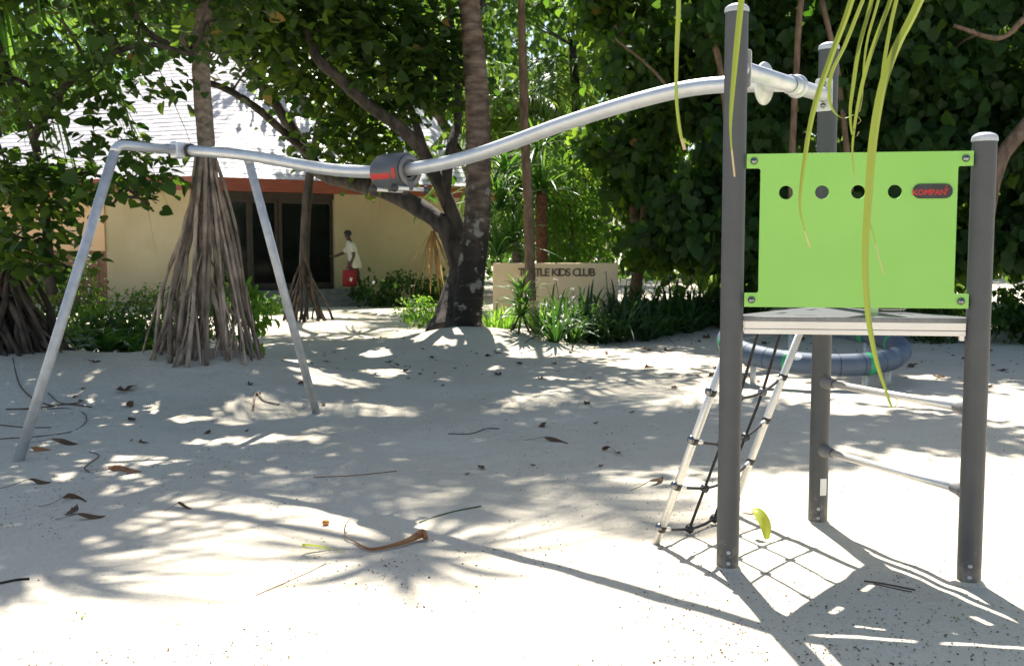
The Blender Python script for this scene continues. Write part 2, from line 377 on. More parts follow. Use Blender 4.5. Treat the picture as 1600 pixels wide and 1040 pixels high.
tag(put('sand_ground', gm, M['sand']), kind='structure')

def gz(x, y):
    """height of the finished sand sheet"""
    ix = int(np.clip(np.searchsorted(xs, x), 1, n1 - 1)); iy = int(np.clip(np.searchsorted(ys, y), 1, n0 - 1))
    fx = (x - xs[ix - 1]) / (xs[ix] - xs[ix - 1]); fy = (y - ys[iy - 1]) / (ys[iy] - ys[iy - 1])
    a = GZ[iy - 1, ix - 1] * (1 - fx) + GZ[iy - 1, ix] * fx; b = GZ[iy, ix - 1] * (1 - fx) + GZ[iy, ix] * fx
    return float(a * (1 - fy) + b * fy)

def on_ground(px, py):
    Y = 6.0
    for _ in range(30):
        p = at(px, py, Y); d = (p - [0, 0, EYE]) / Y
        Y += .8 * (gz(p[0], p[1]) - p[2]) / d[2]
    p = at(px, py, Y); return np.array([p[0], p[1], gz(p[0], p[1])])

# ------------------------------------------------------------------ building
EV = [np.array(p, float) for p in ((-16.5, 27.6), (-7.5, 24.3), (-.8, 28.4), (.6, 34.0))]
APEX = np.array([-6.6, 33.6, 9.6])
EZ0, EZ1 = 2.9, 3.2
bld = thing('kids_club_building', 'cream walled building under a steep pale shingled roof behind the trees', 'building', (-6.5, 28, 0))
roof = put('roof', MB().add([[*e, EZ1] for e in EV] + [APEX, [-16.5, 40, EZ1]], t=[[0, 1, 4], [1, 2, 4], [2, 3, 4], [5, 0, 4]]), M['shingle'], bld, smooth=False)
for fi in range(4):
    if fi < 3: a, b = np.array([*EV[fi], EZ1]), np.array([*EV[fi + 1], EZ1])
    else: a, b = np.array([-16.5, 40, EZ1]), np.array([*EV[0], EZ1])
    nn = nrm(np.cross(b - a, APEX - a)); nn = nn if nn[2] > 0 else -nn
    nc = 46 if fi in (0, 1) else 20
    for k in range(nc):
        t0, t1 = k / nc * .985, (k + 1.15) / nc * .985
        p = [a + (APEX - a) * t0, b + (APEX - b) * t0, b + (APEX - b) * t1, a + (APEX - a) * t1]
        wdt = np.linalg.norm(p[1] - p[0]); m = max(2, int(wdt / .3)) if fi in (0, 1) else 2
        js = np.sort(np.clip((np.arange(m + 1) / m) + rng.normal(0, .06 / m, m + 1), 0, 1)); js[0], js[-1] = 0, 1
        V, Q = [], []
        for c in range(m):                               # shingles of one course butt together, each a little proud or set back
            h = .014 + rng.uniform(0, .007); s0 = rng.uniform(-.012, .012)
            for s_ in (js[c], js[c + 1]):
                lo = p[0] + (p[1] - p[0]) * s_; up = p[3] + (p[2] - p[3]) * s_
                lo = lo + (lo - up) * (.02 + s0)
                V += [lo + nn * .004, lo + nn * h, up + nn * .006]
            o = c * 6; Q += [[o + 1, o + 4, o + 5, o + 2], [o, o + 3, o + 4, o + 1]]
        put('shingle_course', MB().add(V, Q), M['shingle'], roof, smooth=False)

def seg_box(a, b, z0, z1, th, off=0.0):
    a, b = np.asarray(a, float), np.asarray(b, float); u = nrm(b - a); n = np.array([-u[1], u[0]])
    c = (a + b) / 2 + n * off; L = np.linalg.norm(b - a)
    rot = np.array([[u[0], n[0], 0], [u[1], n[1], 0], [0, 0, 1]])
    return MB().box((*c, (z0 + z1) / 2), (L, th, z1 - z0), rot)
for k in range(3):
    put('fascia', seg_box(EV[k], EV[k + 1], EZ0, EZ1 + .02, .05, .0), M['fascia'], bld, smooth=False)
put('soffit', MB().add([[*e, EZ0 + .05] for e in EV] + [[-6.6, 33.6, EZ0 + .05], [-16.5, 36, EZ0 + .05]], t=[[0, 1, 4], [1, 2, 4], [2, 3, 4], [0, 4, 5]]), M['soffit'], bld, smooth=False)
uBC = nrm(EV[2] - EV[1]); nBC = np.array([-uBC[1], uBC[0]])
uAB = nrm(EV[1] - EV[0]); nAB = np.array([-uAB[1], uAB[0]])
W0 = EV[1] + .9 * nBC + .25 * uBC                          # the wall corner
wp = lambda s: W0 + uBC * s
def s_at(px):                                              # where the sight line through this column meets the wall
    k = at(px, 420, 1.0)[0]; return (k * W0[1] - W0[0]) / (uBC[0] - k * uBC[1])
sD0, sD1, sE = s_at(347), s_at(524), 7.6
put('wall', seg_box(wp(sD1), wp(sE), -.1, EZ0 + .05, .2, .1), M['cream'], bld, smooth=False)
put('wall', seg_box(wp(0), wp(sD0), -.1, EZ0 + .05, .2, .1), M['cream'], bld, smooth=False)
wl = lambda s: W0 - uAB * s
kx = at(165, 350, 1.0)[0]; sT = (kx * W0[1] - W0[0]) / (-uAB[0] + kx * uAB[1])
put('wall', seg_box(wl(sT), wl(0), -.1, EZ0 + .05, .2, .1), M['cream'], bld, smooth=False)
put('wall', seg_box(wl(9.5), wl(sT + .003), 1.46, EZ0 + .05, .22, .06), M['tan'], bld, smooth=False)['label'] = 'tan upper wall'
nb = 26
for k in range(nb):
    a = wl(9.5 - (9.5 - sT) * k / nb); b = wl(9.5 - (9.5 - sT) * (k + .94) / nb)
    put('board', seg_box(a, b, -.1, 1.455, .05, .03 + .008 * (k % 3)), M['brownboard'], bld, smooth=False)
put('wall', seg_box(wl(9.5), wl(sT + .01), -.1, 1.45, .15, .17), M['brownboard'], bld, smooth=False)
put('wall', seg_box(wp(sE), wp(sE) + np.array([.1, 5]), -.1, EZ0 + .05, .2, .1), M['cream'], bld, smooth=False)
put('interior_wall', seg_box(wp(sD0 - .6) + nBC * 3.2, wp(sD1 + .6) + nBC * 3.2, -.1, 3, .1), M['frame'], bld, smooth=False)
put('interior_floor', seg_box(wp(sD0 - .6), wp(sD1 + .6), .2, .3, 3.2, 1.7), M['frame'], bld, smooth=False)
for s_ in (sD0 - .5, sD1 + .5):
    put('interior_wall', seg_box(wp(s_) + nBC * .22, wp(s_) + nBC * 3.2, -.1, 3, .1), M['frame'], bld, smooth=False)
np_ = 4
for k in range(np_):
    a, b = sD0 + (sD1 - sD0) * k / np_, sD0 + (sD1 - sD0) * (k + 1) / np_
    dr = put('door', seg_box(wp(a + .09), wp(b - .09), .45, .62, .06, .1 + .05 * (k % 2)), M['frame'], bld, smooth=False)
    for s0, s1, z0, z1 in ((a + .005, a + .088, .45, 2.8), (b - .088, b - .005, .45, 2.8), (a + .09, b - .09, 2.68, 2.8)):
        put('door_frame', seg_box(wp(s0), wp(s1), z0, z1, .06, .1 + .05 * (k % 2)), M['frame'], dr, smooth=False)
    put('pane', seg_box(wp(a + .09), wp(b - .09), .622, 2.678, .012, .1 + .05 * (k % 2)), M['glass'], dr, smooth=False)
put('lintel', seg_box(wp(sD0), wp(sD1), 2.802, EZ0 + .04, .16, .12), M['frame'], bld, smooth=False)
for k in range(3):
    z = .45 - .15 * k
    put('step', seg_box(wp(sD0 + .2), wp(sD1 + 1.0 - .1 * (2 - k)), -.1, z, .42, -.24 - .42 * k), M['step'], bld, smooth=False, bevel=.01)

# ------------------------------------------------------------------ sign wall
sg = thing('sign_wall', 'low sand coloured wall sign reading TURTLE KIDS CLUB behind the lilies', 'sign', (.83, 18.6, 0))
SY = 18.6
p0, p1 = at(770, 411, SY), at(966, 411, SY)
put('slab', MB().box(((p0[0] + p1[0]) / 2, SY + .11, p0[2] / 2 - .05), (p1[0] - p0[0], .22, p0[2] + .1)), M['sign'], sg, smooth=False, bevel=.012)
word = 'TURTLE KIDS CLUB'
lx0, lx1 = at(811, 427, SY)[0], at(930, 427, SY)[0]; lz = at(870, 426, SY)[2]
adv = {'I': .34, ' ': .45, 'T': .78, 'L': .74, 'E': .8, 'S': .8}
ws = [adv.get(c, 1.0) for c in word]; tot = sum(ws); x = 0
for c, wd in zip(word, ws):
    if c != ' ':
        me = text_mesh(c, .2, .012, .004)
        cxm = lx0 + (x + wd / 2) / tot * (lx1 - lx0)
        frame_mesh(me, (cxm, SY - .012, lz), (1, 0, 0), (0, 0, 1)); put('letter', me, M['letter'], sg, smooth=False)
    x += wd

# ------------------------------------------------------------------ leaves and trees
def leaf_template(kind):
    if kind == 'heart':
        v = [[0, 0, 0], [0, .42, -.05], [0, 1, -.22]]
        half = [[.2, -.12, .05], [.46, .06, .08], [.5, .36, .06], [.3, .72, -.04]]
        v += [[-a, b, c] for a, b, c in half] + half
        t = [[0, 3, 4], [0, 4, 1], [1, 4, 5], [1, 5, 6], [1, 6, 2]]
        t += [[a if a < 3 else a + 4, c if c < 3 else c + 4, b if b < 3 else b + 4] for a, b, c in t]
        return np.array(v, float), np.array(t)
    if kind == 'oval':
        v = [[0, 0, 0], [-.24, .35, .06], [.24, .35, .06], [0, .4, -.02], [-.18, .72, .02], [.18, .72, .02], [0, 1, -.14]]
        return np.array(v, float), np.array([[0, 3, 1], [0, 2, 3], [1, 3, 4], [3, 2, 5], [3, 6, 4], [3, 5, 6]])
    v = [[0, 0, 0], [-.36, .45, .07], [.36, .45, .07], [0, 1, -.08]]
    return np.array(v, float), np.array([[0, 2, 1], [1, 2, 3]])

def leaf_frames(D, N):
    D = nrm(D); X = nrm(np.cross(D, N)); return X, D, np.cross(X, D)

def leaves(P, D, N, size, kind):
    tv, tt = leaf_template(kind); X, Yv, Z = leaf_frames(D, N); n = len(P)
    V = P[:, None] + size[:, None, None] * (tv[None, :, 0:1] * X[:, None] + tv[None, :, 1:2] * Yv[:, None] + tv[None, :, 2:3] * Z[:, None])
    T = tt[None] + (np.arange(n) * len(tv))[:, None, None]
    return MB().add(V, t=T)

def clump_cloud(r, blobs, n, per=22, sig=.22, shell=.45, keep=None):
    """leaf positions in clumps through the volume of a few ellipsoids"""
    bl = np.array([b[:6] for b in blobs], float); wt = np.array([b[6] if len(b) > 6 else b[3] * b[4] * b[5] for b in blobs]); wt = wt / wt.sum()
    nc = max(1, n // per); bi = r.choice(len(bl), nc, p=wt)
    d = nrm(r.normal(size=(nc, 3))); rad = shell + (1 - shell) * r.random(nc) ** .6
    C = bl[bi, :3] + d * rad[:, None] * bl[bi, 3:6]
    k = r.integers(0, nc, n)
    P = C[k] + r.normal(size=(n, 3)) * sig * np.array([1, 1, .7]); O = nrm(d[k] + .35 * r.normal(size=(n, 3)))
    P[:, 2] = np.maximum(P[:, 2], .06)
    if keep is not None:
        f = keep(P); P, O = P[f], O[f]
    return P, O, C

SHX, SHY = math.tan(R(33)) * math.sin(R(3.6)), math.tan(R(33)) * math.cos(R(3.6))
GAPS = []                                                 # openings in the canopy through which the sun reaches these patches of sand
for px, py, rx, ry in ((715, 540, .75, .9), (950, 627, 1.15, .38), (845, 662, .5, .24), (555, 640, .85, .42), (1015, 570, .6, .5), (395, 600, .4, .7), (830, 553, .4, .5), (430, 800, .3, .2), (455, 566, .3, .5), (500, 590, .35, .4), (600, 582, .3, .5), (640, 522, .4, .7), (590, 553, .3, .5), (205, 720, .4, .25), (350, 690, .35, .2), (250, 640, .15, .25), (300, 655, .2, .2), (165, 740, .25, .15), (440, 682, .35, .2), (520, 672, .3, .2), (700, 592, .2, .3), (760, 575, .3, .3), (870, 590, .2, .2), (560, 600, .2, .3), (1330, 640, .4, .4), (1450, 590, .3, .3), (640, 497, 1.0, 1.6), (1090, 632, .6, .5)):
    g_ = on_ground(px, py); GAPS.append((g_[0], g_[1], rx, ry))
def shaded(P, r):
    gx, gy = P[:, 0] + P[:, 2] * SHX, P[:, 1] - P[:, 2] * SHY; k = np.ones(len(P), bool)
    for x, y, rx, ry in GAPS: k &= ~((((gx - x) / rx) ** 2 + ((gy - y) / ry) ** 2 < .7 + .6 * r.random(len(P))) & (P[:, 2] > 2.2))
    return k
def sub_blobs(r, blobs, per, size):
    out = []
    for b in blobs:
        n = max(2, int(per * (b[3] * b[4] * b[5]) ** .66))
        d = nrm(r.normal(size=(n, 3))) * (r.random((n, 1)) ** .5)
        for q_ in d: s_ = size * r.uniform(.6, 1.35); out.append((*(np.array(b[:3]) + q_ * np.array(b[3:6])), s_, s_, s_ * .7))
    return out

def crown_leaves(r, P, O, size, kind, face=(0, 0, .8), var=.38, flat=False):
    n = len(P)
    if flat:                                              # leaves held out level on their twigs
        D = O * [.5, .5, .1] + r.normal(size=(n, 3)) * [.7, .7, .3] + np.array([0, 0, -.28]); N = np.array([0, 0, 1.]) + .2 * O + r.normal(size=(n, 3)) * .38
    else:
        D = O * .6 + r.normal(size=(n, 3)) * .55 + np.array([0, 0, -.75]); N = O * .5 + np.array(face) + r.normal(size=(n, 3)) * .45
    return D, N, size * (1 + var * (r.random(n) * 2 - 1))

LEAF_MESH = {}
def leaf_parts(parent, P, D, N, sz, kind, mat):
    """single leaves of a crown, each a part that shares one mesh"""
    key = (kind, mat.name)
    if key not in LEAF_MESH:
        tv, tt = leaf_template(kind); me = MB().add(tv, t=tt).mesh('leaf'); me.materials.append(mat); LEAF_MESH[key] = me
    X, Yv, Z = leaf_frames(D, N); inv = Matrix.Translation(-world_origin(parent))
    for k in range(len(P)):
        o = bpy.data.objects.new('leaf', LEAF_MESH[key]); COL.objects.link(o); o.parent = parent; o.matrix_parent_inverse = inv
        s = sz[k]
        o.matrix_basis = Matrix([[X[k][i] * s, Yv[k][i] * s, Z[k][i] * s, P[k][i]] for i in range(3)] + [[0, 0, 0, 1]])

def limb(mb, pts, r0, r1, n=9, per=6, rough=.06, seed=0, flare=1.0):
    p = smooth_path(pts, per); k = len(p); rr = np.linspace(r0, r1, k)
    rr = rr * (1 + rough * np.random.default_rng(seed).normal(size=k)); rr[:k // 2] *= 1 + (flare - 1) * np.linspace(1, 0, k // 2) ** 2; return mb.tube(p, rr, n)

def tree(name, label, base, trunk, r0, r1, limbs, blobs, n, size, kind, leafm, bark, seed, per=22, sig=.22, shell=.45, n_parts=0, twigs=14, face=(0, 0, .8), group=None, cat='tree', keep=None, near_to=None, flat=False, flare=1.0):
    r = np.random.default_rng(seed); t = thing(name, label, cat, base, group)
    if trunk is not None:
        m = MB(); limb(m, trunk, r0, r1, 12, 7, .05, seed, flare); put('trunk', m, bark, t)
    for k, (pts, a, b) in enumerate(limbs):
        m = MB(); limb(m, pts, a, b, 9, 6, .05, seed + k + 1); put('branch', m, bark, t)
    P, O, C = clump_cloud(r, blobs, n, per, sig, shell, keep)
    f = shaded(P, r); P, O = P[f], O[f]
    D, N, sz = crown_leaves(r, P, O, size, kind, face, flat=flat)
    if twigs:
        src = []
        if limbs: src += [smooth_path(l[0], 6) for l in limbs]
        if trunk is not None: src.append(smooth_path(trunk, 6)[3:])
        src = np.concatenate(src); m = MB()
        for c in C[r.choice(len(C), min(twigs, len(C)), replace=False)]:
            a = src[np.argmin(np.linalg.norm(src - c, axis=1))]
            mid = (a + c) / 2 + r.normal(size=3) * .12 + [0, 0, .1]
            m.tube(smooth_path([a, mid, c], 4), np.linspace(.022, .006, 9), 5)
        put('twigs', m, bark, t, kind='stuff')
    if n_parts:
        ref = np.asarray(near_to if near_to is not None else (0, 0, EYE), float)
        score = P[:, 1] + .8 * r.random(len(P)); px = np.abs(P[:, 0]) / np.maximum(P[:, 1], .1); pz = (P[:, 2] - EYE) / np.maximum(P[:, 1], .1)
        score[(px > .5) | (pz > .245)] += 50
        sel = np.argsort(score)[:n_parts]; rest = np.setdiff1d(np.arange(len(P)), sel)
        leaf_parts(t, P[sel], D[sel], N[sel], sz[sel], kind, leafm)
    else: rest = np.arange(len(P))
    put('crown', leaves(P[rest], D[rest], N[rest], sz[rest], kind), leafm, t, kind='stuff')
    return t

def strips(paths, widths, side, fold=.18):
    """folded ribbons: paths (n,k,3), widths (n,k), side (n,3)"""
    n, k = paths.shape[:2]
    T = np.gradient(paths, axis=1); sd = nrm(side)[:, None] + np.zeros_like(paths); nr = nrm(np.cross(sd, T))
    wv = widths[..., None]
    V = np.stack([paths - sd * wv / 2 + nr * wv * fold, paths, paths + sd * wv / 2 + nr * wv * fold], 2)
    o = (np.arange(n) * k * 3)[:, None, None] + (np.arange(k - 1) * 3)[None, :, None]
    q = np.stack([np.stack([o, o + 1, o + 4, o + 3], -1), np.stack([o + 1, o + 2, o + 5, o + 4], -1)], 0).reshape(-1, 4)
    return MB().add(V, q)

def arcs(r, n, L, el, droop, base=(0, 0, 0), az=None, k=7, spread=0.03, kink=0.0):
    az = r.random(n) * 2 * math.pi if az is None else az
    L = np.broadcast_to(L, n) * (1 + .22 * r.normal(size=n)).clip(.5, 1.5); el = el[0] + (el[1] - el[0]) * r.random(n)
    dr = droop * (.6 + .8 * r.random(n))
    t = np.linspace(0, 1, k)[None]
    hor = L[:, None] * (np.cos(el)[:, None] * t + .25 * dr[:, None] * t ** 2 * np.sin(el)[:, None]); ver = L[:, None] * (np.sin(el)[:, None] * t - dr[:, None] * t ** 2.2)
    d = np.stack([np.cos(az), np.sin(az)], -1)
    P = np.zeros((n, k, 3)); P[..., :2] = d[:, None] * (hor[..., None] + spread); P[..., 2] = ver
    side = np.stack([-d[:, 1], d[:, 0], np.zeros(n)], -1)
    return P + np.asarray(base), side, L

def taper(L, k, w, tipw=.06):
    t = np.linspace(0, 1, k)[None]; prof = np.minimum(.55 + 2.2 * t, 1) * (1 - t ** 2.5 * (1 - tipw))
    return w * prof * np.ones((len(L), 1))

def rosette(r, c, n, L, w, el=(R(-10), R(80)), droop=.75, k=8):
    P, sd, Ls = arcs(r, n, L, el, droop, c, k=k); return strips(P, taper(Ls, k, w), sd, .2)

def frond(r, base, az, el, L, droop, nl=46, ll=.75, lw=.04, hang=.6, k=5, rad=.022):
    """coconut frond: curved rachis with two combs of leaflets, one mesh"""
    t = np.linspace(0, 1, 14); d = np.array([math.cos(az), math.sin(az)])
    hor = L * (math.cos(el) * t); ver = L * (math.sin(el) * t - droop * t ** 2)
    rp = np.asarray(base) + np.concatenate([d[None] * hor[:, None], ver[:, None]], 1)
    mb = MB().tube(rp, np.linspace(rad, rad * .25, 14), 6)
    tt = np.linspace(.12, .99, nl); idx = tt * 13; i0 = np.minimum(idx.astype(int), 12); f = (idx - i0)[:, None]
    O = rp[i0] * (1 - f) + rp[i0 + 1] * f; T = nrm(rp[i0 + 1] - rp[i0])
    sd = np.array([-d[1], d[0], 0.])
    for sgn in (-1, 1):
        Ls = ll * (np.sin(math.pi * (.12 + .8 * tt)) ** .6) * (1 + .12 * r.normal(size=nl))
        s = np.linspace(0, 1, k)[None, :, None]
        dirn = nrm(sgn * sd * .9 + T * .75 + np.array([0, 0, .12]) + .1 * r.normal(size=(nl, 3)))
        hg = hang * (.7 + .6 * r.random(nl))
        P = O[:, None] + Ls[:, None, None] * (dirn[:, None] * s + np.array([0, 0, -1]) * (hg[:, None, None] * s ** 2))
        side = nrm(np.cross(dirn, [0, 0, 1.]) + .15 * r.normal(size=(nl, 3))); side = nrm(np.cross(side, dirn) * .35 + side)
        m = strips(P, taper(Ls, k, lw), side, .12); mb.add(m.v[0], m.q[0])
    return mb

def palm(name, label, trunk, r0, r1, nf, L, seed, bark, group=None, el=(R(-35), R(70)), nl=40, ll=.7, lw=.04, az0=None, droop=.55, rings=True):
    r = np.random.default_rng(seed); base = trunk[0]; t = thing(name, label, 'palm tree', base, group)
    p = smooth_path(trunk, 56 if rings else 8); k = len(p); rr = np.linspace(r0, r1, k)
    if rings: rr = rr * (1 + .07 * (np.arange(k) % 3 == 0)) * (1 + .02 * r.normal(size=k)); rr[:6] *= np.linspace(1.35, 1.0, 6)
    put('trunk', MB().tube(p, rr, 18), bark, t)
    for f in range(nf):
        az = f * 2.39996 + r.uniform(-.2, .2); e = el[0] + (el[1] - el[0]) * ((f + .5) / nf)
        put('frond', frond(r, p[-1] + [0, 0, .05], az, e, L * r.uniform(.85, 1.1), droop * r.uniform(.8, 1.2), nl, ll, lw), M['palm'], t)
    return t

def stilt_roots(t, r, apex, z_top, n, rad, base_c, base_r, mat, zt=(.35, 1.0), split=.5, el=1.0, rin=.45, off=0.0):
    """prop roots, each a part, from the stem down to the sand"""
    for k in range(n):
        a = k / n * 2 * math.pi + r.uniform(-.25, .25); rr = base_r * r.uniform(rin, 1.08)
        x, y = base_c[0] + rr * math.cos(a), base_c[1] + rr * math.sin(a) * el
        z1 = z_top * r.uniform(*zt); g = gz(x, y) - .05
        top = np.array([apex[0] + off * math.cos(a), apex[1] + off * math.sin(a), z1]); bot = np.array([x, y, g])
        mid1 = top + (bot - top) * .33 + [0.03 * math.cos(a) * rr, .03 * math.sin(a) * rr, 0] + r.normal(size=3) * .025
        mid2 = top + (bot - top) * .68 + [0.05 * math.cos(a) * rr, .05 * math.sin(a) * rr, 0] + r.normal(size=3) * .03
        m = MB(); q = rad * r.uniform(.55, 1.3)
        m.tube(smooth_path([top, mid1, mid2, bot], 5), q * (1 + .15 * r.normal(size=16)), 7)
        if r.random() < split:                           # a root that forks before it meets the sand
            b2 = bot + [r.uniform(-.22, .22), r.uniform(-.22, .22), 0]; b2[2] = gz(b2[0], b2[1]) - .05
            m.tube(smooth_path([mid2, (mid2 + b2) / 2 + r.normal(size=3) * .02, b2], 4), q * .62, 6)
        put('stilt_root', m, mat, t)

# -- main stilt-rooted pandanus
r = np.random.default_rng(11)
px0 = np.array([-3.1, 10.6])
pt = thing('pandanus_tree', 'pandanus tree on a tall cone of brown stilt roots behind the rail frame', 'tree', (px0[0], px0[1], .2))
tr = [at(321, 420, 10.6), at(322, 330, 10.6), at(323, 240, 10.6), at(315, 130, 10.6), at(314, 60, 10.7), at(320, 0, 10.7), [-3.1, 10.6, 5.4], [-2.9, 10.3, 6.8]]
m = MB(); limb(m, tr, .1, .075, 14, 8, .03, 3, .55); put('trunk', m, M['bark3'], pt)
for k, (dx, dy, dz) in enumerate(((-1.0, -.5, 1.0), (.3, -.5, 1.1), (.1, .6, 1.5), (2.05, .15, 1.8), (-1.7, .0, .5), (-.6, -1.2, .6), (-1.7, -1.3, .9), (-1.2, -2.0, 1.0))):
    e = np.array(tr[-1]); tip = e + [dx, dy, dz]
    m = MB(); limb(m, [e, e + np.array([dx, dy, dz]) * .5 + [0, 0, -.1], tip], .075, .05, 8, 5, .03, k); put('branch', m, M['bark2'], pt)
    put('leaf_rosette', rosette(r, tip, 44 if dx > 2 else 80, 1.1 if dx > 2 else 1.3, .07, (R(-25), R(85)), .8), M['strap'], pt)
stilt_roots(pt, r, at(322, 250, 10.6), 2.5, 23, .021, (-3.2, 10.65), .59, M['root'], (.88, 1.02), .35, .9, .75, .085)
stilt_roots(pt, r, at(320, 250, 10.6), 2.2, 12, .014, (-3.2, 10.65), .55, M['root'], (.6, 1.0), .5, .9, .3, .07)
stilt_roots(pt, r, at(318, 250, 10.6), 1.7, 16, .017, (-3.28, 10.6), .6, M['root'], (.5, 1.0), .5, .9)
# -- dark pandanus at the left edge
pt2 = thing('pandanus_tree', 'dark pandanus with a dense skirt of roots at the left edge', 'tree', (-6.0, 11.6, .2))
m = MB(); limb(m, [[-6.0, 11.7, 1.8], [-6.1, 11.7, 3.0], [-5.9, 11.6, 4.4], [-5.7, 11.4, 5.6]], .14, .09, 12, 6, .03, 2); put('trunk', m, M['bark'], pt2)
stilt_roots(pt2, r, (-6.0, 11.7, 2), 2.1, 46, .036, (-5.95, 11.55), .78, M['rootdark'], (.45, 1.0), .6, .8)
stilt_roots(pt2, r, (-5.7, 11.5, 2), 1.5, 30, .03, (-5.6, 11.5), .62, M['rootdark'], (.4, 1.0), .6, .8)
for k, c in enumerate(((-4.9, 10.4, 4.75), (-5.5, 10.6, 5.2), (-6.4, 11.4, 5.6), (-4.6, 11.6, 5.9), (-5.6, 11.2, 4.3), (-5.7, 12.2, 6.4))):
    m = MB(); limb(m, [[-5.9, 11.6, 4.2], (np.array([-5.9, 11.6, 4.2]) + c) / 2 + [0, 0, .1], c], .08, .05, 8, 5, .03, k); put('branch', m, M['bark'], pt2)
    put('leaf_rosette', rosette(r, c, 64, 1.4, .062, (R(-40), R(75)), .9), M['strap'], pt2)
# -- pandanus by the building door
pt3 = thing('pandanus_tree', 'slender pandanus with dark stilt roots before the building door', 'tree', (-4.0, 20.5, .1))
m = MB(); limb(m, [at(474, 440, 20.5), at(478, 340, 20.5), at(484, 275, 20.5), at(500, 190, 20.6), at(520, 90, 20.8), [-3.6, 21, 6.5]], .1, .075, 10, 6, .03, 5); put('trunk', m, M['bark'], pt3)
stilt_roots(pt3, r, at(475, 400, 20.5), 1.55, 20, .028, (-4.15, 20.5), .52, M['rootdark'], (.5, 1.0), .4)
for k, c in enumerate(((-3.6, 21, 6.6), (-4.4, 20.6, 6.1), (-2.9, 21.2, 6.0))):
    put('leaf_rosette', rosette(r, c, 46, 1.4, .065, (R(-30), R(80)), .8), M['strap'], pt3)

# -- coconut palm
CY = 15.7
palm('coconut_palm', 'tall coconut palm with ringed grey trunk rising from a sand mound', [at(728, 524, CY), at(735, 440, CY), at(746, 330, CY), at(747, 200, CY), at(741, 90, CY), at(733, 0, CY), [-.9, 15.6, 8.0], [-.75, 15.3, 10.2], [-.6, 15.0, 11.1]], .228, .112, 17, 3.1, 21, M['ringed'], nl=56, ll=.85, lw=.05)

# -- leaning broadleaf tree beside it
LB = 16.4
tl = [at(712, 528, LB - .3), at(718, 455, LB), at(722, 420, LB), at(708, 375, LB)]
limbs = [([at(708, 378, LB), at(690, 350, LB), at(655, 325, 16.6), at(605, 300, 17.0), at(545, 284, 17.4), at(500, 268, 17.8), at(470, 222, 18.0), at(432, 165, 18.0), at(395, 112, 17.9), at(350, 50, 17.8), at(325, 0, 17.6)], .17, .07),
         ([at(500, 268, 17.8), at(485, 243, 17.7), at(450, 212, 17.4), at(400, 168, 17.2), at(355, 140, 17.0), at(320, 128, 16.8)], .09, .05),
         ([at(722, 400, LB), at(712, 350, LB), at(695, 306, LB), at(676, 268, 16.2), at(655, 230, 16), at(620, 196, 15.8), at(575, 165, 15.6), at(535, 128, 15.4), at(495, 90, 15.2), at(476, 40, 15.2), at(432, 0, 15), [-4.0, 14.8, 6.4]], .13, .06),
         ([at(695, 306, LB), at(702, 240, LB), at(716, 180, 16.8), at(712, 90, 17), at(700, 0, 17)], .09, .05),
         ([at(676, 268, 16.2), at(645, 180, 16.6), at(625, 110, 17), at(632, 0, 17.2)], .07, .04),
         ([at(733, 0, 16.0), at(752, 10, 16.6), at(765, -60, 17)], .06, .04)]
leanblobs = [(-2.6, 16.6, 4.6, 1.7, 1.6, 1.0), (-3.4, 15.6, 5.1, 1.3, 1.5, .8), (-5.2, 17.0, 5.7, 1.5, 1.4, .7), (-1.6, 13.3, 8.7, 2.4, 1.2, .9), (.5, 13.6, 8.9, 1.5, 1.0, .8), (2.4, 14.2, 9.2, 1.3, 1.0, .7, 1.5), (-1.4, 16.8, 4.6, 1.0, 1.3, 1.1), (-2.2, 17.4, 3.2, 1.1, 1.0, .6), (-3.2, 17.8, 3.4, .9, .8, .6), (-2.6, 15.4, 6.6, 2.6, 2.2, 1.3), (-5.2, 16.0, 6.4, 2.0, 2.0, 1.3), (-.1, 16.8, 7.0, 1.2, 1.4, .8, 1.2)]
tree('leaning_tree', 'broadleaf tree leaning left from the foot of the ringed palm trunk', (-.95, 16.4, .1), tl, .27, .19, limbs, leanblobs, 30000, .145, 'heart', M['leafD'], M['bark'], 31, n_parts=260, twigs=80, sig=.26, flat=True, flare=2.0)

# -- leaf curtain tree on the left, against the roof
tl = [at(80, 460, 11.2), at(76, 390, 11.2), at(66, 290, 11.2), at(52, 215, 11.2), at(10, 110, 11.0), [-5.6, 10.8, 4.6], [-5.6, 10.4, 6.2]]
limbs = [([at(52, 215, 11.2), at(90, 150, 10.8), at(150, 95, 10.6), at(230, 70, 10.4), at(300, 86, 10.2)], .05, .02),
         ([at(10, 110, 11.0), at(-40, 200, 10.6), at(-20, 260, 10.2)], .05, .03),
         ([[-5.6, 10.8, 4.6], [-4.6, 10.4, 5.0], [-3.4, 10.2, 5.2], [-2.6, 10.4, 5.3]], .07, .03),
         ([at(190, -20, 10.6), at(230, 50, 10.7), at(290, 80, 10.7), at(306, 98, 10.65)], .035, .03),
         ([at(66, 300, 11.2), at(120, 270, 10.8), at(190, 290, 10.5), at(240, 330, 10.3)], .025, .01)]
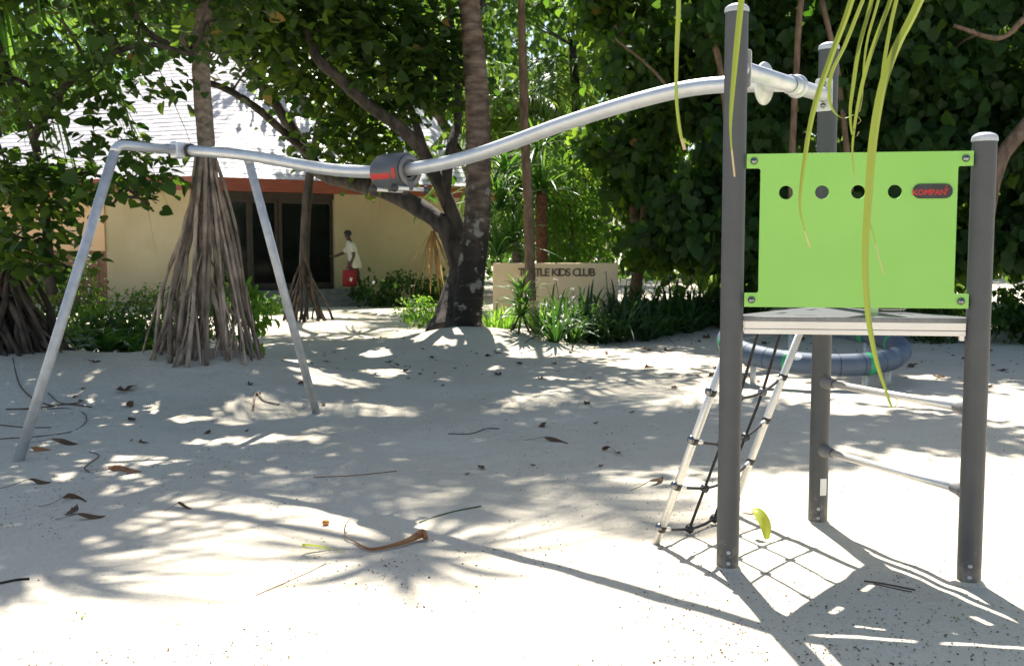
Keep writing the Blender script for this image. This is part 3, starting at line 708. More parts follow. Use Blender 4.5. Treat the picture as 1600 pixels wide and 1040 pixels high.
blobs = [(-4.75, 10.4, 3.1, .6, .6, .5, .22), (-5.3, 10.4, 4.1, .9, .9, .45, .5), (-3.9, 10.3, 3.45, 1.0, .8, .6, .5), (-4.0, 10.3, 4.3, 1.5, 1.0, .4, 1.15), (-4.95, 10.6, 2.1, .62, .6, .5, .75), (-5.3, 11.2, 1.55, .5, .4, .4, .3), (-4.3, 10.5, 2.75, .5, .5, .5, .28),
         (-3.75, 10.3, 2.2, .5, .4, .3, .16), (-5.6, 10.6, 2.9, .6, .7, .9, .42), (-2.75, 10.6, 4.05, .5, .6, .4, .4), (-4.2, 10.4, 5.6, 2.0, 1.5, .8, 1.8), (-2.4, 11.2, 5.8, 1.2, 1.3, .6, .8)]
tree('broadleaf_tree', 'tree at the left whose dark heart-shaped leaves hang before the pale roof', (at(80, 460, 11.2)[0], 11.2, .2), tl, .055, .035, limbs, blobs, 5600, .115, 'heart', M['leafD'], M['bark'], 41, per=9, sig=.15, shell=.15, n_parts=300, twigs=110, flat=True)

tree('broadleaf_tree', 'unseen tall tree added beyond the left edge to cast shade', (-11.6, 21.0, 0), [[-11.6, 21, 0], [-11.5, 21, 3], [-11, 21, 6]], .16, .1,
     [([[-11, 21, 6], [-9.2, 21.2, 7.4], [-7, 21.4, 8.2]], .08, .03), ([[-11, 21, 6], [-10, 21, 8]], .06, .03)], [(-7.0, 21.4, 8.6, 2.2, 1.6, .8), (-9.4, 21, 8.6, 2.0, 1.6, 1.0), (-5.0, 21.6, 8.9, 1.2, 1.2, .6)], 4200, .18, 'heart', M['leafA'], M['bark'], 45, twigs=20)  # added out of view so its high crown shades the left shrubs
# -- slim trunk before the sign
tree('slim_tree', 'slim bare trunk crossing the letters of the low wall sign', (.32, 17.6, .1), [at(829, 470, 17.6), at(828, 430, 17.6), at(826, 330, 17.6), at(821, 230, 17.6), at(817, 100, 17.6), at(814, 0, 17.6), [.1, 17.6, 7.5]], .1, .055,
     [([[.12, 17.6, 6.6], [.7, 17.2, 7.4], [1.2, 17, 8]], .04, .02)], [(.3, 17.4, 8.2, 1.7, 1.6, 1.0)], 1000, .15, 'heart', M['leafA'], M['bark2'], 51, twigs=20)

# -- big leaved trees that wall the right side
def keep_right(P):
    return (P[:, 2] > .25)
hb = 'big leaved trees along the right side'
hedge = [
    ('round-leaved tree with sunlit left flank right of the slim trunk', (2.4, 20.2, .1), [(2.75, 20.0, 4.4, 1.1, 1.4, 1.5), (2.9, 20.0, 2.3, 1.0, 1.2, 1.5), (2.6, 20.4, 6.6, 1.3, 1.6, 1.4), (2.1, 20.4, 3.6, .5, .8, .9)], 9000, 61),
    ('dark big leaved tree directly behind the tall left tower post', (4.3, 18.6, .1), [(4.1, 18.4, 2.2, 1.5, 1.2, 1.9), (4.0, 18.6, 4.6, 1.5, 1.4, 1.6), (4.4, 18.8, 7.0, 1.9, 1.8, 1.5), (4.1, 18.2, 8.6, 2.1, 1.7, 1.4)], 14000, 62),
    ('dark big leaved tree behind the green panel', (6.6, 17.6, .1), [(6.3, 17.4, 2.2, 1.5, 1.2, 2.0), (6.4, 17.6, 4.6, 1.6, 1.3, 1.6), (6.6, 17.8, 6.8, 2.0, 1.8, 1.5), (6.3, 17.2, 8.6, 2.1, 1.7, 1.4)], 14000, 63),
    ('dark big leaved tree at the right edge behind the short post', (9.0, 17.2, .1), [(8.9, 17.0, 2.2, 1.6, 1.2, 2.0), (8.8, 17.2, 4.6, 1.7, 1.4, 1.7), (9.2, 17.4, 6.8, 2.2, 1.8, 1.5), (8.9, 16.8, 8.6, 2.1, 1.7, 1.4), (11, 17.4, 3.4, 1.6, 1.4, 3.0)], 16000, 64)]
hl = [[([at(1000, 430, 19.8), at(1010, 300, 19.8), at(1050, 150, 19.8), at(960, 40, 19.6)], .07, .04)],
      [([at(1136, 420, 17.2), at(1140, 250, 17.3), at(1128, 120, 17.2), at(1108, 30, 17.2), [3.2, 17.5, 6.5]], .06, .05), ([at(1060, 160, 17.4), at(1020, 110, 17.5), at(960, 60, 17.6)], .03, .02)],
      [([at(1236, 470, 16.3), at(1238, 250, 16.3), at(1244, 120, 16.3), at(1252, 0, 16.3), [4.8, 16.5, 6.5]], .055, .045), ([at(1330, 300, 16.4), at(1310, 120, 16.4), at(1284, 0, 16.4)], .05, .04)],
      [([at(1530, 420, 15.4), at(1555, 270, 15.4), at(1600, 200, 15.5), at(1680, 100, 15.6)], .13, .09), ([at(1600, 30, 15.6), at(1560, 60, 15.7), at(1490, 40, 15.9)], .05, .03)]]
for k, (lab, b, bl, n, sd) in enumerate(hedge):
    bt = np.array(b, float)
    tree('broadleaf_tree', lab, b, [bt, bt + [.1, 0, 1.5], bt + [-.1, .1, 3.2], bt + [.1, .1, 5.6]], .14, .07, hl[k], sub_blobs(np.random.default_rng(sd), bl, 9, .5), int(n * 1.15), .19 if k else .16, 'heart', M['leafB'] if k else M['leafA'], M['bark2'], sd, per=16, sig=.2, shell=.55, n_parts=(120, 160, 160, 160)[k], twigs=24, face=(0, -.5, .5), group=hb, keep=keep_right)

# -- things that grow behind the sign and by the palm
r = np.random.default_rng(71)
t = thing('screw_pine', 'small screw pine with red brown trunk and strap leaves behind the sign', 'tree', (.62, 20.6, .1))
m = MB(); limb(m, [[.6, 20.6, 0], [.6, 20.6, 1.2], at(846, 300, 20.6)], .13, .11, 10, 8, .1, 4); put('trunk', m, M['redtrunk'], t)
for c, n, L in ((at(846, 300, 20.6), 60, 1.25), (at(800, 330, 20.9), 46, 1.1), (at(840, 235, 20.9), 50, 1.1)):
    put('leaf_rosette', rosette(r, c, n, L, .06, (R(-20), R(88)), .55), M['strap'], t)
t = thing('screw_pine', 'bright strap-leaved clump directly right of the ringed palm trunk', 'plant', (-.1, 19.6, .1))
for c, n, L in ((at(775, 400, 19.6), 60, 1.3), (at(800, 380, 20), 50, 1.2), (at(782, 330, 20.2), 50, 1.1), (at(790, 270, 20.4), 46, 1.0), (at(768, 300, 20.0), 46, 1.0), (at(812, 300, 20.6), 46, 1.0)):
    put('leaf_rosette', rosette(r, c, n, L, .05, (R(20), R(88)), .5), M['strap'], t)
tree('leafy_shrub', 'sunlit small-leaved shrub behind the sign below the rail', (1.3, 21.5, .1), [[1.3, 21.5, 0], [1.3, 21.5, 1.3], [1.2, 21.5, 2.4]], .05, .03, [], [(1.2, 21.3, 2.6, .8, .7, .9), (1.4, 21.3, 1.6, .8, .7, .9), (.7, 21.6, 2.0, .6, .6, .7)], 4200, .1, 'oval', M['leafC'], M['bark2'], 72, per=14, sig=.14, shell=.3, cat='shrub')
tree('leafy_shrub', 'bright pale shrub in the sun left of the palm foot', (-1.75, 19.0, .05), None, 0, 0, [], [(-1.75, 19.0, .33, .42, .4, .26), (-1.4, 18.9, .3, .3, .3, .22)], 900, .075, 'oval', M['leafC'], M['bark2'], 73, per=10, sig=.07, shell=.3, twigs=0, cat='shrub')
tree('dark_shrub', 'low dark shrubs against the cream wall beside the steps', (-3.3, 25.6, 0), None, 0, 0, [], [(-3.5, 25.6, .45, .6, .5, .4), (-2.7, 26.0, .5, .7, .5, .45), (-2.0, 26.4, .45, .6, .5, .4)], 1500, .13, 'oval', M['leafB'], M['bark2'], 74, per=10, sig=.1, shell=.3, twigs=0, cat='shrub')
tree('dark_shrub', 'dark shrub on the sand left of the building steps', (-6.0, 22.5, 0), None, 0, 0, [], [(-6.6, 22.5, .26, .8, .6, .28), (-5.6, 22.7, .22, .6, .6, .24)], 1600, .13, 'oval', M['leafB'], M['bark2'], 75, per=10, sig=.1, shell=.3, twigs=0, cat='shrub')
tree('dark_shrub', 'leafy shrub under the cream wall left of the stilt roots', (-6.6, 16.5, .05), None, 0, 0, [], [(-7.3, 16.6, .75, .7, .5, .7), (-6.0, 16.6, .45, .8, .6, .4), (-5.1, 16.2, .4, .6, .5, .36), (-6.6, 15.6, .3, .8, .5, .28)], 4200, .085, 'oval', M['leafB'], M['bark2'], 76, per=10, sig=.1, shell=.3, twigs=0, cat='shrub')
tree('dark_shrub', 'small leaved shrub beside the dark root skirt on the left', (-5.0, 13.0, .05), None, 0, 0, [], [(-5.2, 13.2, .4, .5, .4, .4), (-4.6, 12.8, .35, .45, .4, .35)], 900, .11, 'oval', M['leafB'], M['bark2'], 77, per=9, sig=.09, shell=.3, twigs=0, cat='shrub')
tree('dark_shrub', 'dark undergrowth at the right edge behind the short tower post', (8.2, 15.6, .1), None, 0, 0, [], [(7.9, 15.6, .5, .9, .5, .45), (9.2, 15.4, .5, .9, .5, .5), (6.4, 15.9, .4, .8, .5, .38), (10.4, 15.4, .5, .9, .5, .5)], 2600, .13, 'oval', M['leafB'], M['bark2'], 79, per=10, sig=.12, shell=.3, twigs=0, cat='shrub')
tree('green_sapling', 'young green plant showing through the gaps of the stilt roots', (-3.3, 12.3, .2), None, 0, 0, [], [(-3.4, 12.3, .95, .25, .2, .25), (-3.1, 12.3, .8, .2, .15, .2), (-3.2, 12.4, .5, .3, .2, .3)], 240, .13, 'oval', M['leafC'], M['bark2'], 78, per=8, sig=.06, shell=.3, twigs=0, cat='plant')

def fern(label, c, n, L, seed, group=None):
    r = np.random.default_rng(seed); t = thing('fern', label, 'fern', c, group)
    for k in range(n):
        put('frond', frond(r, c, k * 2.4 + r.uniform(-.3, .3), R(r.uniform(35, 75)), L * r.uniform(.7, 1.1), r.uniform(.4, .7), 22, .16, .03, .15, 3, .006), M['leafC'] if seed % 2 else M['strap'], t)
for k, (px, Y, L, lab) in enumerate(((165, 11.9, .62, 'fern nearest the slanting left leg of the rail frame'), (205, 12.3, .6, 'sunlit fern between the rail leg and the stilt roots'), (140, 12.6, .55, 'dim fern left behind the slanting rail leg'))):
    p = at(px, 500, Y); fern(lab, (p[0], Y, gz(p[0], Y)), 13, L, 80 + k, 'ferns left of the stilt roots')

# dry hanging leaves
def dry_bunch(label, top, n, L, seed):
    r = np.random.default_rng(seed); P, sd, Ls = arcs(r, n, L, (R(-88), R(-55)), .1, top, k=6)
    put_o = put('dry_palm_leaf', strips(P, taper(Ls, 6, .05), sd, .2), M['dry']); tag(put_o, label, 'dead leaf')
dry_bunch('bunch of dry brown palm leaves hanging left of the palm foot', at(676, 360, 16.8), 16, .85, 91)
dry_bunch('dry brown leaf tuft caught high in the leaning tree', at(462, 105, 17.2), 14, .6, 92)
dry_bunch('dry stalk of leaves hanging behind the rail trolley', at(604, 225, 16.9), 5, .9, 93)

# -- palms and trees beyond the building
far = 'palms beyond the building'
palm('coconut_palm', 'palm with broad bright fronds seen left of the ringed trunk', [[-.85, 24.4, 0], [-.9, 24.4, 2.8], [-1.5, 24.4, 4.2], at(655, 130, 24.4)], .12, .1, 13, 2.7, 101, M['coco'], far, (R(-10), R(75)), 30, .8, .08, droop=.5, rings=False)
palm('coconut_palm', 'feathery palm in the sun right of the ringed trunk, nearer one', [[.15, 24.6, 0], [.1, 24.6, 2], at(798, 190, 24.6)], .13, .1, 24, 2.3, 102, M['coco'], far, (R(-40), R(80)), 44, .6, .04, droop=.75, rings=False)
palm('coconut_palm', 'feathery palm in the sun between slim trunk and leafy wall', [[1.2, 26, 0], [1.15, 26, 2.5], at(868, 140, 26)], .13, .1, 24, 2.5, 103, M['coco'], far, (R(-40), R(80)), 44, .6, .04, droop=.75, rings=False)
palm('coconut_palm', 'pale green palm standing high behind the roof left of centre', [[-9, 40, 0], [-9, 40, 5], at(420, 30, 40)], .18, .13, 16, 4.0, 104, M['coco'], far, (R(-45), R(75)), 34, .9, .07, rings=False)
palm('coconut_palm', 'palm with long fronds behind the roof beside the pandanus trunk', [[-13, 42, 0], [-13, 42, 6], at(290, 20, 42)], .18, .13, 16, 4.2, 105, M['coco'], far, (R(-45), R(75)), 34, .9, .07, rings=False)
bk = 'trees beyond the building'
for k, (lab, b, bl, n) in enumerate((
    ('far tree left behind the roof ridge', (-20, 40, 0), [(-20, 40, 5, 4, 3, 4), (-18, 40, 9, 4, 3, 3)], 3600),
    ('far tree rising above the middle of the roof', (-9.5, 44, 0), [(-10, 44, 9.5, 5, 3, 3), (-7, 44, 12, 4, 3, 3)], 4200),
    ('far tree above the right slope of the roof', (-3, 39, 0), [(-3.2, 39, 6, 3, 2.5, 3.5), (-2.6, 39, 10, 3.4, 3, 2.6), (-5.6, 31.0, 10.6, 2.6, 1.0, .8), (-2.4, 32, 10.6, 2.0, 1.0, .8), (-3.4, 35, 11, 2, 2, 1)], 6800),
    ('far tree behind the feathery palms', (2.5, 38, 0), [(2.0, 38, 3.2, 3.0, 2.5, 3.0), (4, 38, 7, 2.2, 3, 3)], 4200),
    ('tall leafy tree above the feathery palms', (1.5, 25.5, 0), [(.4, 25.5, 7.7, 1.3, 1.6, .6), (2.8, 25, 6.8, .9, 1.4, 1.3)], 2600),
    ('far tree behind the leafy wall near the slim trunk', (6, 26, 0), [(5, 26, 3, 2.6, 2, 3), (6, 26, 7.5, 3, 2.4, 2.6)], 4600),
    ('far tree behind the green panel', (10.5, 25, 0), [(10, 25, 3, 3.2, 2, 3), (10, 25, 7.5, 3.4, 2.4, 2.6)], 4600),
    ('far tree behind the right edge', (16, 24, 0), [(15.5, 24, 3, 3.4, 2, 3), (15.5, 24, 7.5, 3.6, 2.4, 2.6)], 4600))):
    bt = np.array(b, float)
    tree('broadleaf_tree', lab, b, [bt, bt + [.2, 0, 3], bt + [0, .1, 6.5]], .22, .1, [], bl, n, .34 if k != 4 else .2, 'far', M['leafF'], M['bark'], 110 + k, per=14, sig=.4, shell=.4, twigs=12, group=bk)
r = np.random.default_rng(131)
n = 30000
P = np.stack([r.uniform(-34, 34, n), 46 + r.gamma(2, 1.6, n) - np.abs(r.normal(size=n)), r.uniform(0, 1, n) ** .8 * 15], 1)
P[:, 2] *= .75 + .3 * np.sin(P[:, 0] * .5) ** 2 + .12 * np.sin(P[:, 0] * 1.7)
gap = ~((np.abs(P[:, 0] + 1.0) < .9) & (np.abs(P[:, 2] - 10.5) < 1.0)); P = P[gap]; n = len(P)
D = r.normal(size=(n, 3)) + [0, 0, -.6]; N = r.normal(size=(n, 3)) * .6 + [0, -.5, .6]
tag(put('far_woods', leaves(P, D, N, r.uniform(.35, .7, n), 'far'), M['leafF']), kind='stuff')

# -- bed of strap-leaved lilies
def lily_proto(seed, n, L, wd, mat, flowers=0, el=(R(38), R(88)), droop=.55):
    r = np.random.default_rng(seed); t = empty('strap_lily')
    P, sd, Ls = arcs(r, n, L, el, droop, (0, 0, -.02), k=8); put('leaf_tuft', strips(P, taper(Ls, 8, wd), sd, .22), mat, t)
    for f in range(flowers):
        a = r.uniform(0, 6.28); h = L * r.uniform(.75, .95); x, y = .16 * math.cos(a), .16 * math.sin(a)
        m = MB(); m.tube([[0, 0, 0], [x * .6, y * .6, h * .6], [x, y, h]], .006, 5)
        fl = put('flower_stalk', m, mat, t)
        P, sd, Ls = arcs(r, 12, .06, (R(-20), R(60)), .6, (x, y, h), k=4, spread=0); put('flower', strips(P, taper(Ls, 4, .013), sd, .1), M['petal'], fl)
    return t
protos = [lily_proto(140 + k, 34, .92, .05, M['lily'], (1 if k == 1 else 0)) for k in range(4)]
used = [False] * 4
def place_lily(k, x, y, s, label, group):
    o = protos[k] if not used[k] else copy_tree(protos[k]); used[k] = True
    o.location = (x, y, gz(x, y)); o.rotation_euler = (0, 0, rng.uniform(0, 6.28)); o.scale = (s, s, s)
    return tag(o, label, 'plant', group)
lg = 'strap-leaved lilies of the bed before the sign'
cnt = 0
for row in range(5):
    for k in range(14):
        u = (k + .5 * (row % 2)) / 13.5
        fx = .62 + 3.9 * u + rng.uniform(-.1, .1); fy = 15.0 + 3.2 * u + row * .52 + rng.uniform(-.12, .12)
        if fx / fy > .262 and row > 3: continue
        lab = ('dark strap-leaved lily in the front row of the shaded bed', 'dark strap-leaved lily inside the shaded bed', 'dark strap-leaved lily inside the shaded bed', 'dark strap-leaved lily at the back of the bed close to the sign', 'dark strap-leaved lily at the back of the bed close to the sign')[row]
        place_lily(cnt % 4, fx, fy, rng.uniform(.8, 1.12) * (1 + .02 * row), lab, lg); cnt += 1
# the bright one in the sun, and the low yellow-green ones by the palm foot
r = np.random.default_rng(150)
p = (.14, 15.15); g = gz(*p)
t = thing('strap_plant', 'bright sunlit strap-leaved plant at the left end of the bed', 'plant', (p[0], p[1], g))
m = MB()
for k in range(7): a = k * .9; m.tube(smooth_path([[p[0] + .22 * math.cos(a), p[1] + .18 * math.sin(a), g - .03], [p[0] + .09 * math.cos(a), p[1] + .08 * math.sin(a), g + .14], [p[0], p[1], g + .34]], 4), .016, 6)
put('stilt_roots', m, M['rootdark'], t)
for dz, n_, L in ((.25, 26, .48), (.42, 30, .5), (.6, 26, .46)):
    P, sd, Ls = arcs(r, n_, L, (R(0), R(80)), .4, (p[0], p[1], g + dz), k=8); put('leaf_rosette', strips(P, taper(Ls, 8, .04), sd, .22), M['strap'], t)
for k, (px, Y) in enumerate(((770, 16.6), (790, 16.9), (775, 17.3), (800, 17.4), (845, 16.0))):
    p = at(px, 470, Y); q_ = lily_proto(160 + k, 34, .62, .04, M['leafC'], 0, (R(55), R(88)), .3); q_.location = (p[0], Y, gz(p[0], Y))
    tag(q_, 'yellow-green grassy plant in the sun between palm foot and sign' if k < 4 else 'strap plant just right of the bright sunlit plant', 'plant', 'grassy plants by the palm foot' if k < 4 else None)

# ------------------------------------------------------------------ climbing tower
TL, TR, TB = np.array([.979, 4.524]), np.array([2.004, 4.363]), np.array([1.634, 5.342])
tw = thing('climbing_tower', 'three-post climbing tower with lime green panel and triangular deck', 'play tower', (1.54, 4.74, 0))
for P2, h in ((TL, 2.485), (TR, 1.915), (TB, 2.485)):
    g = gz(*P2); post = put('post', MB().lathe([(.0500, g - .15), (.0500, h)], (*P2, 0), n=36), M['anth'], tw)
    put('post_cap', MB().lathe([(.0535, h - .012), (.0535, h), (.0525, h + .006), (.05, h + .012), (.04, h + .02), (.025, h + .026), (.001, h + .029)], (*P2, 0), n=36), M['cap'], post)
    d = nrm(np.array([-P2[0], -P2[1], 0]) + [.35, 0, 0])
    for z in (g + .035, g + .085):
        put('bolt', MB().lathe([(.001, .008), (.006, .007), (.009, .002), (.009, -.006)], np.array([*P2, z]) + d * .05, d, 10), M['cap'], post)
    rr0 = np.random.default_rng(int(P2[0] * 100)); a_ = np.linspace(0, 2 * math.pi, 28, endpoint=False)
    put('drifted_sand', MB().lathe([(.049, g + .012), (.062, g + .006), (.085, g - .012)], (*P2, 0), n=28), M['sand'], post)
def on_line(A, B, s, z): return np.array([*(A + (B - A) * s), z])
uLR = nrm(TR - TL); LLR = np.linalg.norm(TR - TL)
# green panel
ZT, ZB = 1.862, 1.198
pw0, pw1 = .052, LLR - .052
ct, ch, bx = .06, .06, .058                            # corner tabs
def notch(x0, x1, y0, y1, r, left):
    return None
cs = 6; rr = .012
def arc(cx, cy, r, a0, a1): return [(cx + r * math.cos(R(a)), cy + r * math.sin(R(a))) for a in np.linspace(a0, a1, cs)]
H = ZT - ZB
outl = [(pw0, 0), (pw1, 0), (pw1, ch)] + [(pw1 - ct + .03, ch)] + arc(pw1 - ct + .0 + rr, ch + rr, rr, 270, 180) + arc(pw1 - ct + rr, H - ch - rr, rr, 180, 90) + [(pw1, H - ch), (pw1, H), (pw0, H), (pw0, H - ch)] + arc(pw0 + ct - rr, H - ch - rr, rr, 90, 0) + arc(pw0 + ct - rr, ch + rr, rr, 0, -90) + [(pw0, ch)]
def lr_of(px):                                           # distance along the panel for a pixel column
    k = at(px, 300, 1.0)[0]; return (k * TL[1] - TL[0]) / (uLR[0] - k * uLR[1])
hx = [lr_of(x) for x in (1227, 1283, 1339, 1396)]; hz = H * (1 - (301 - 241) / (480 - 241.))
me = curve_mesh('panel', [outl] + [circle(x, hz, .031, 28) for x in hx], .015, .0012)
u3 = np.array([*uLR, 0])
nF = np.cross(u3, [0, 0, 1.]); nF = nF if nF[1] < 0 else -nF
PO = np.array([*TL, 0]) + nF * .026                      # the panel hangs a little in front of the post axes
frame_mesh(me, PO + [0, 0, ZB], u3, (0, 0, 1)); pn = put('panel', me, M['green'], tw, smooth=False)
for x in (pw0 + .03, pw1 - .03):
    for z in (.03, H - .03):
        put('bolt', MB().lathe([(.001, .0155), (.008, .014), (.0135, .009), (.0165, .002), (.0165, -.004)], PO + [0, 0, ZB] + u3 * x + np.array([0, 0, z]) + nF * .0085, nF, 18), M['chrome'], pn)
lx = (lr_of(1423.5) + lr_of(1484.5)) / 2; lw = (lr_of(1484.5) - lr_of(1423.5)); lh = .06
me = curve_mesh('logo_plate', [rounded(-lw / 2, -lh / 2, lw / 2, lh / 2, lh / 2 - .001, 8)], .006, .001)
lo = PO + [0, 0, ZB + hz] + u3 * lx + nF * .0105
plate = put('logo_plate', frame_mesh(me, lo, u3, (0, 0, 1)), M['blackp'], pn, smooth=False)
me = text_mesh('KOMPAN', .033, .002, .0008, .98); put('logo_lettering', frame_mesh(me, lo + nF * .0042 - u3 * .014 + np.array([0, 0, -.006]), u3, (0, 0, 1)), M['red'], plate, smooth=False)
star = []
for k, (a, rad) in enumerate(((90, .011), (126, .0035), (165, .0125), (200, .0035), (235, .013), (270, .004), (300, .012), (330, .0035), (15, .0125), (54, .0035))):
    star.append((rad * math.cos(R(a)), rad * math.sin(R(a))))
me = curve_mesh('logo_figure', [star, circle(0, .0145, .0032, 10)], .002); put('logo_figure', frame_mesh(me, lo + nF * .0042 + u3 * (lw / 2 - .026) + np.array([0, 0, .007]), u3, (0, 0, 1)), M['red'], plate, smooth=False)
# deck
ZD = 1.153
cen = (TL + TR + TB) / 3
def tri_in(off, cut):                                    # the triangle between the posts with its corners cut at the posts
    pts = []
    C = [TL, TR, TB]
    for k in range(3):
        a, b = C[k], C[(k + 1) % 3]; u = nrm(b - a); n = np.array([-u[1], u[0]]); n = n if n @ (cen - a) > 0 else -n
        L = np.linalg.norm(b - a); pts += [tuple(a + u * cut + n * off), tuple(b - u * cut + n * off)]
    return pts
def slot(a, b, s0, inset, ln, wd):
    u = nrm(b - a); n = np.array([-u[1], u[0]]); n = n if n @ (cen - a) > 0 else -n
    c = a + (b - a) * s0 + n * inset
    return [tuple(c + u * x + n * y) for x, y in rounded(-ln / 2, -wd / 2, ln / 2, wd / 2, wd / 2 - .001, 5)]
slots = [slot(a, b, s0, .085, .12, .034) for a, b in ((TL, TR), (TR, TB), (TB, TL)) for s0 in (.33, .67)]
me = curve_mesh('deck', [tri_in(-.018, .052)] + slots, .018, .001); me.transform(Matrix.Translation((0, 0, ZD - .009))); dk = put('deck', me, M['deck'], tw, smooth=False)
for k, (a, b) in enumerate(((TL, TR), (TR, TB), (TB, TL))):
    u = nrm(b - a); n = np.array([-u[1], u[0]]); n = n if n @ (cen - a) > 0 else -n; L = np.linalg.norm(b - a)
    rot = np.array([[u[0], n[0], 0], [u[1], n[1], 0], [0, 0, 1]]); c = (a + b) / 2
    for z0, z1, o in ((ZD - .052, ZD - .0195, -.012), (ZD - .076, ZD - .0545, -.012)):
        put('edge_profile', MB().box((*(c + n * o), (z0 + z1) / 2), (L - .106, .012, z1 - z0), rot), M['profile'], tw, smooth=False, bevel=.002)
    put('edge_groove', MB().box((*(c + n * -.008), ZD - .0533), (L - .108, .008, .003), rot), M['deck'], tw, smooth=False)
    put('edge_bracket', MB().box((*(b - u * .068 + n * -.010), ZD - .083), (.02, .02, .026), rot), M['profile'], tw, smooth=False, bevel=.002)
# grab handle that stands behind the panel
q0 = on_line(TL, TR, .68, ZD) + np.array([0, .2, 0])
put('handle_bracket', MB().box(q0 + [0.01, .12, .03], (.035, .03, .06)), M['plate'], tw, smooth=False, bevel=.003)
for dy in (0, .035):
    m = MB(); m.tube(smooth_path([q0 + [.0, .12 + dy, .012], q0 + [.12, .1 + dy, .012], q0 + [.15, .1 + dy, .02], q0 + [.2, .11 + dy, .09], q0 + [.24, .12 + dy, .3]], 5), .006, 8); put('handle_rod', m, M['blackp'], tw)
# rungs between back and right post
uBR = nrm(TR - TB); dBR = np.array([*uBR, 0])
for z in (.7543, .392):
    a, b = np.array([*TB, z]) + dBR * .05, np.array([*TR, z]) - dBR * .05
    bar = put('step_bar', MB().tube([a + dBR * .03, b - dBR * .03], .0185, 18), M['alu'], tw)
    for P3, d in ((a, dBR), (b, -dBR)):
        put('bar_clamp', MB().lathe([(.022, .062), (.024, .045), (.029, .022), (.035, .006), (.037, -.004), (.037, -.02)], P3, d, 18), M['bracket'], bar)
put('label_sticker', frame_mesh(curve_mesh('label_sticker', [rounded(-.018, -.045, .018, .045, .003, 3)], .001), np.array([*TB, .2]) + nrm([.22, -1, 0]) * .0506, (1, .22, 0), (0, 0, 1)), M['white'], tw, smooth=False)
# cross tube that carries the rail
uLB = nrm(TB - TL); dLB = np.array([*uLB, 0]); ZR = 2.24
ctube = put('cross_tube', MB().tube([np.array([*TL, ZR]) + dLB * .05, np.array([*TB, ZR]) - dLB * .05], .038, 22), M['galv'], tw)
for P2, d in ((TL, dLB), (TB, -dLB)):
    o = np.array([*P2, ZR]) + d * .056; side = np.cross(d, [0, 0, 1.])
    fl = put('flange', frame_mesh(curve_mesh('flange', [rounded(-.045, -.082, .045, .082, .012, 4)], .005, .001), o, side, (0, 0, 1)), M['plate'], ctube, smooth=False)
    for z in (-.055, .055):
        put('bolt', MB().lathe([(.001, .012), (.011, .011), (.014, .004), (.014, -.002)], o + [0, 0, z] + d * .005, d, 10), M['chrome'], ctube)

# ------------------------------------------------------------------ wavy overhead rail and its frame
dR = nrm(np.array([-dLB[1], dLB[0], 0])); dR = dR if dR[0] < 0 else -dR
MID = np.array([*((TL + TB) / 2), 0])
prof = [(0.0, 2.24), (.43, 2.268), (.8, 2.236), (1.3, 2.15), (1.87, 2.03), (2.3, 1.972), (2.75, 1.955), (3.3, 2.0), (4.09, 2.13), (4.81, 2.215), (4.93, 2.22)]
RP = smooth_path([MID + dR * t + np.array([0, 0, z]) for t, z in prof], 8)
rl = thing('track_rail', 'wavy galvanised overhead rail running from slanted frame to tower', 'play rail', (-1, 6.8, 0))
put('rail', MB().tube(RP, .041, 22), M['galv'], rl)
disc_c = RP[5]; dT = nrm(RP[6] - RP[5])
put('end_disc', MB().lathe([(.04, -.005), (.1, -.005), (.102, -.002), (.102, .004), (.1, .007), (.04, .007)], RP[2], dT, 30), M['plate'], rl)
put('clamp_sleeve', MB().lathe([(.04, -.05), (.047, -.05), (.047, .05), (.04, .05)], MID + np.array([0, 0, ZR]) + dLB * .1, dLB, 24), M['galv'], rl)
put('clamp_ridge', MB().lathe([(.046, -.012), (.056, -.010), (.057, .004), (.046, .016)], MID + np.array([0, 0, ZR]) + dLB * .13, dLB, 24), M['galv'], rl)
C0 = MID + dR * 4.93
dP = np.array([dR[1], -dR[0], 0]); dP = dP if dP[0] < 0 else -dP   # along the frame's crossbar, towards the viewer's left
ZP = 2.222
tops = {s: C0 + dP * s * .58 + np.array([0, 0, ZP]) for s in (-1, 1)}
feet = {1: C0 + dP * 1.46, -1: C0 - dP * 1.33}
def bent(a, b, c, r, n=6):
    u, v = nrm(a - b), nrm(c - b); p, q_ = b + u * r, b + v * r; t = np.linspace(0, 1, n)[:, None]
    return np.concatenate([[a], (1 - t) ** 2 * p + 2 * t * (1 - t) * b + t ** 2 * q_, [c]])
for s in (1, -1):
    f = feet[s].copy(); f[2] = gz(f[0], f[1]) - .2
    path = bent(C0 + dP * s * .02 + np.array([0, 0, ZP]), tops[s], f + (tops[s] - f) * .001, .06)
    n1_ = len(path) - 1
    put('crossbar', MB().tube(path[:n1_], .037, 18), M['galv'], rl)
    put('leg', MB().tube([path[n1_ - 1], path[n1_ - 1] + (path[n1_] - path[n1_ - 1]) * .5, path[n1_]], .0365, 18), M['galv_leg'], rl)
put('clamp_plate', MB().box(C0 + np.array([0, 0, ZP]) + dP * .07, (.09, .09, .13), np.stack([dP, dR, [0, 0, 1]], 1)), M['galv'], rl, smooth=False, bevel=.015)
put('rubber_stop', MB().lathe([(.041, -.03), (.05, -.03), (.05, .03), (.041, .03)], RP[-7], nrm(RP[-6] - RP[-8]), 24), M['blackp'], rl)

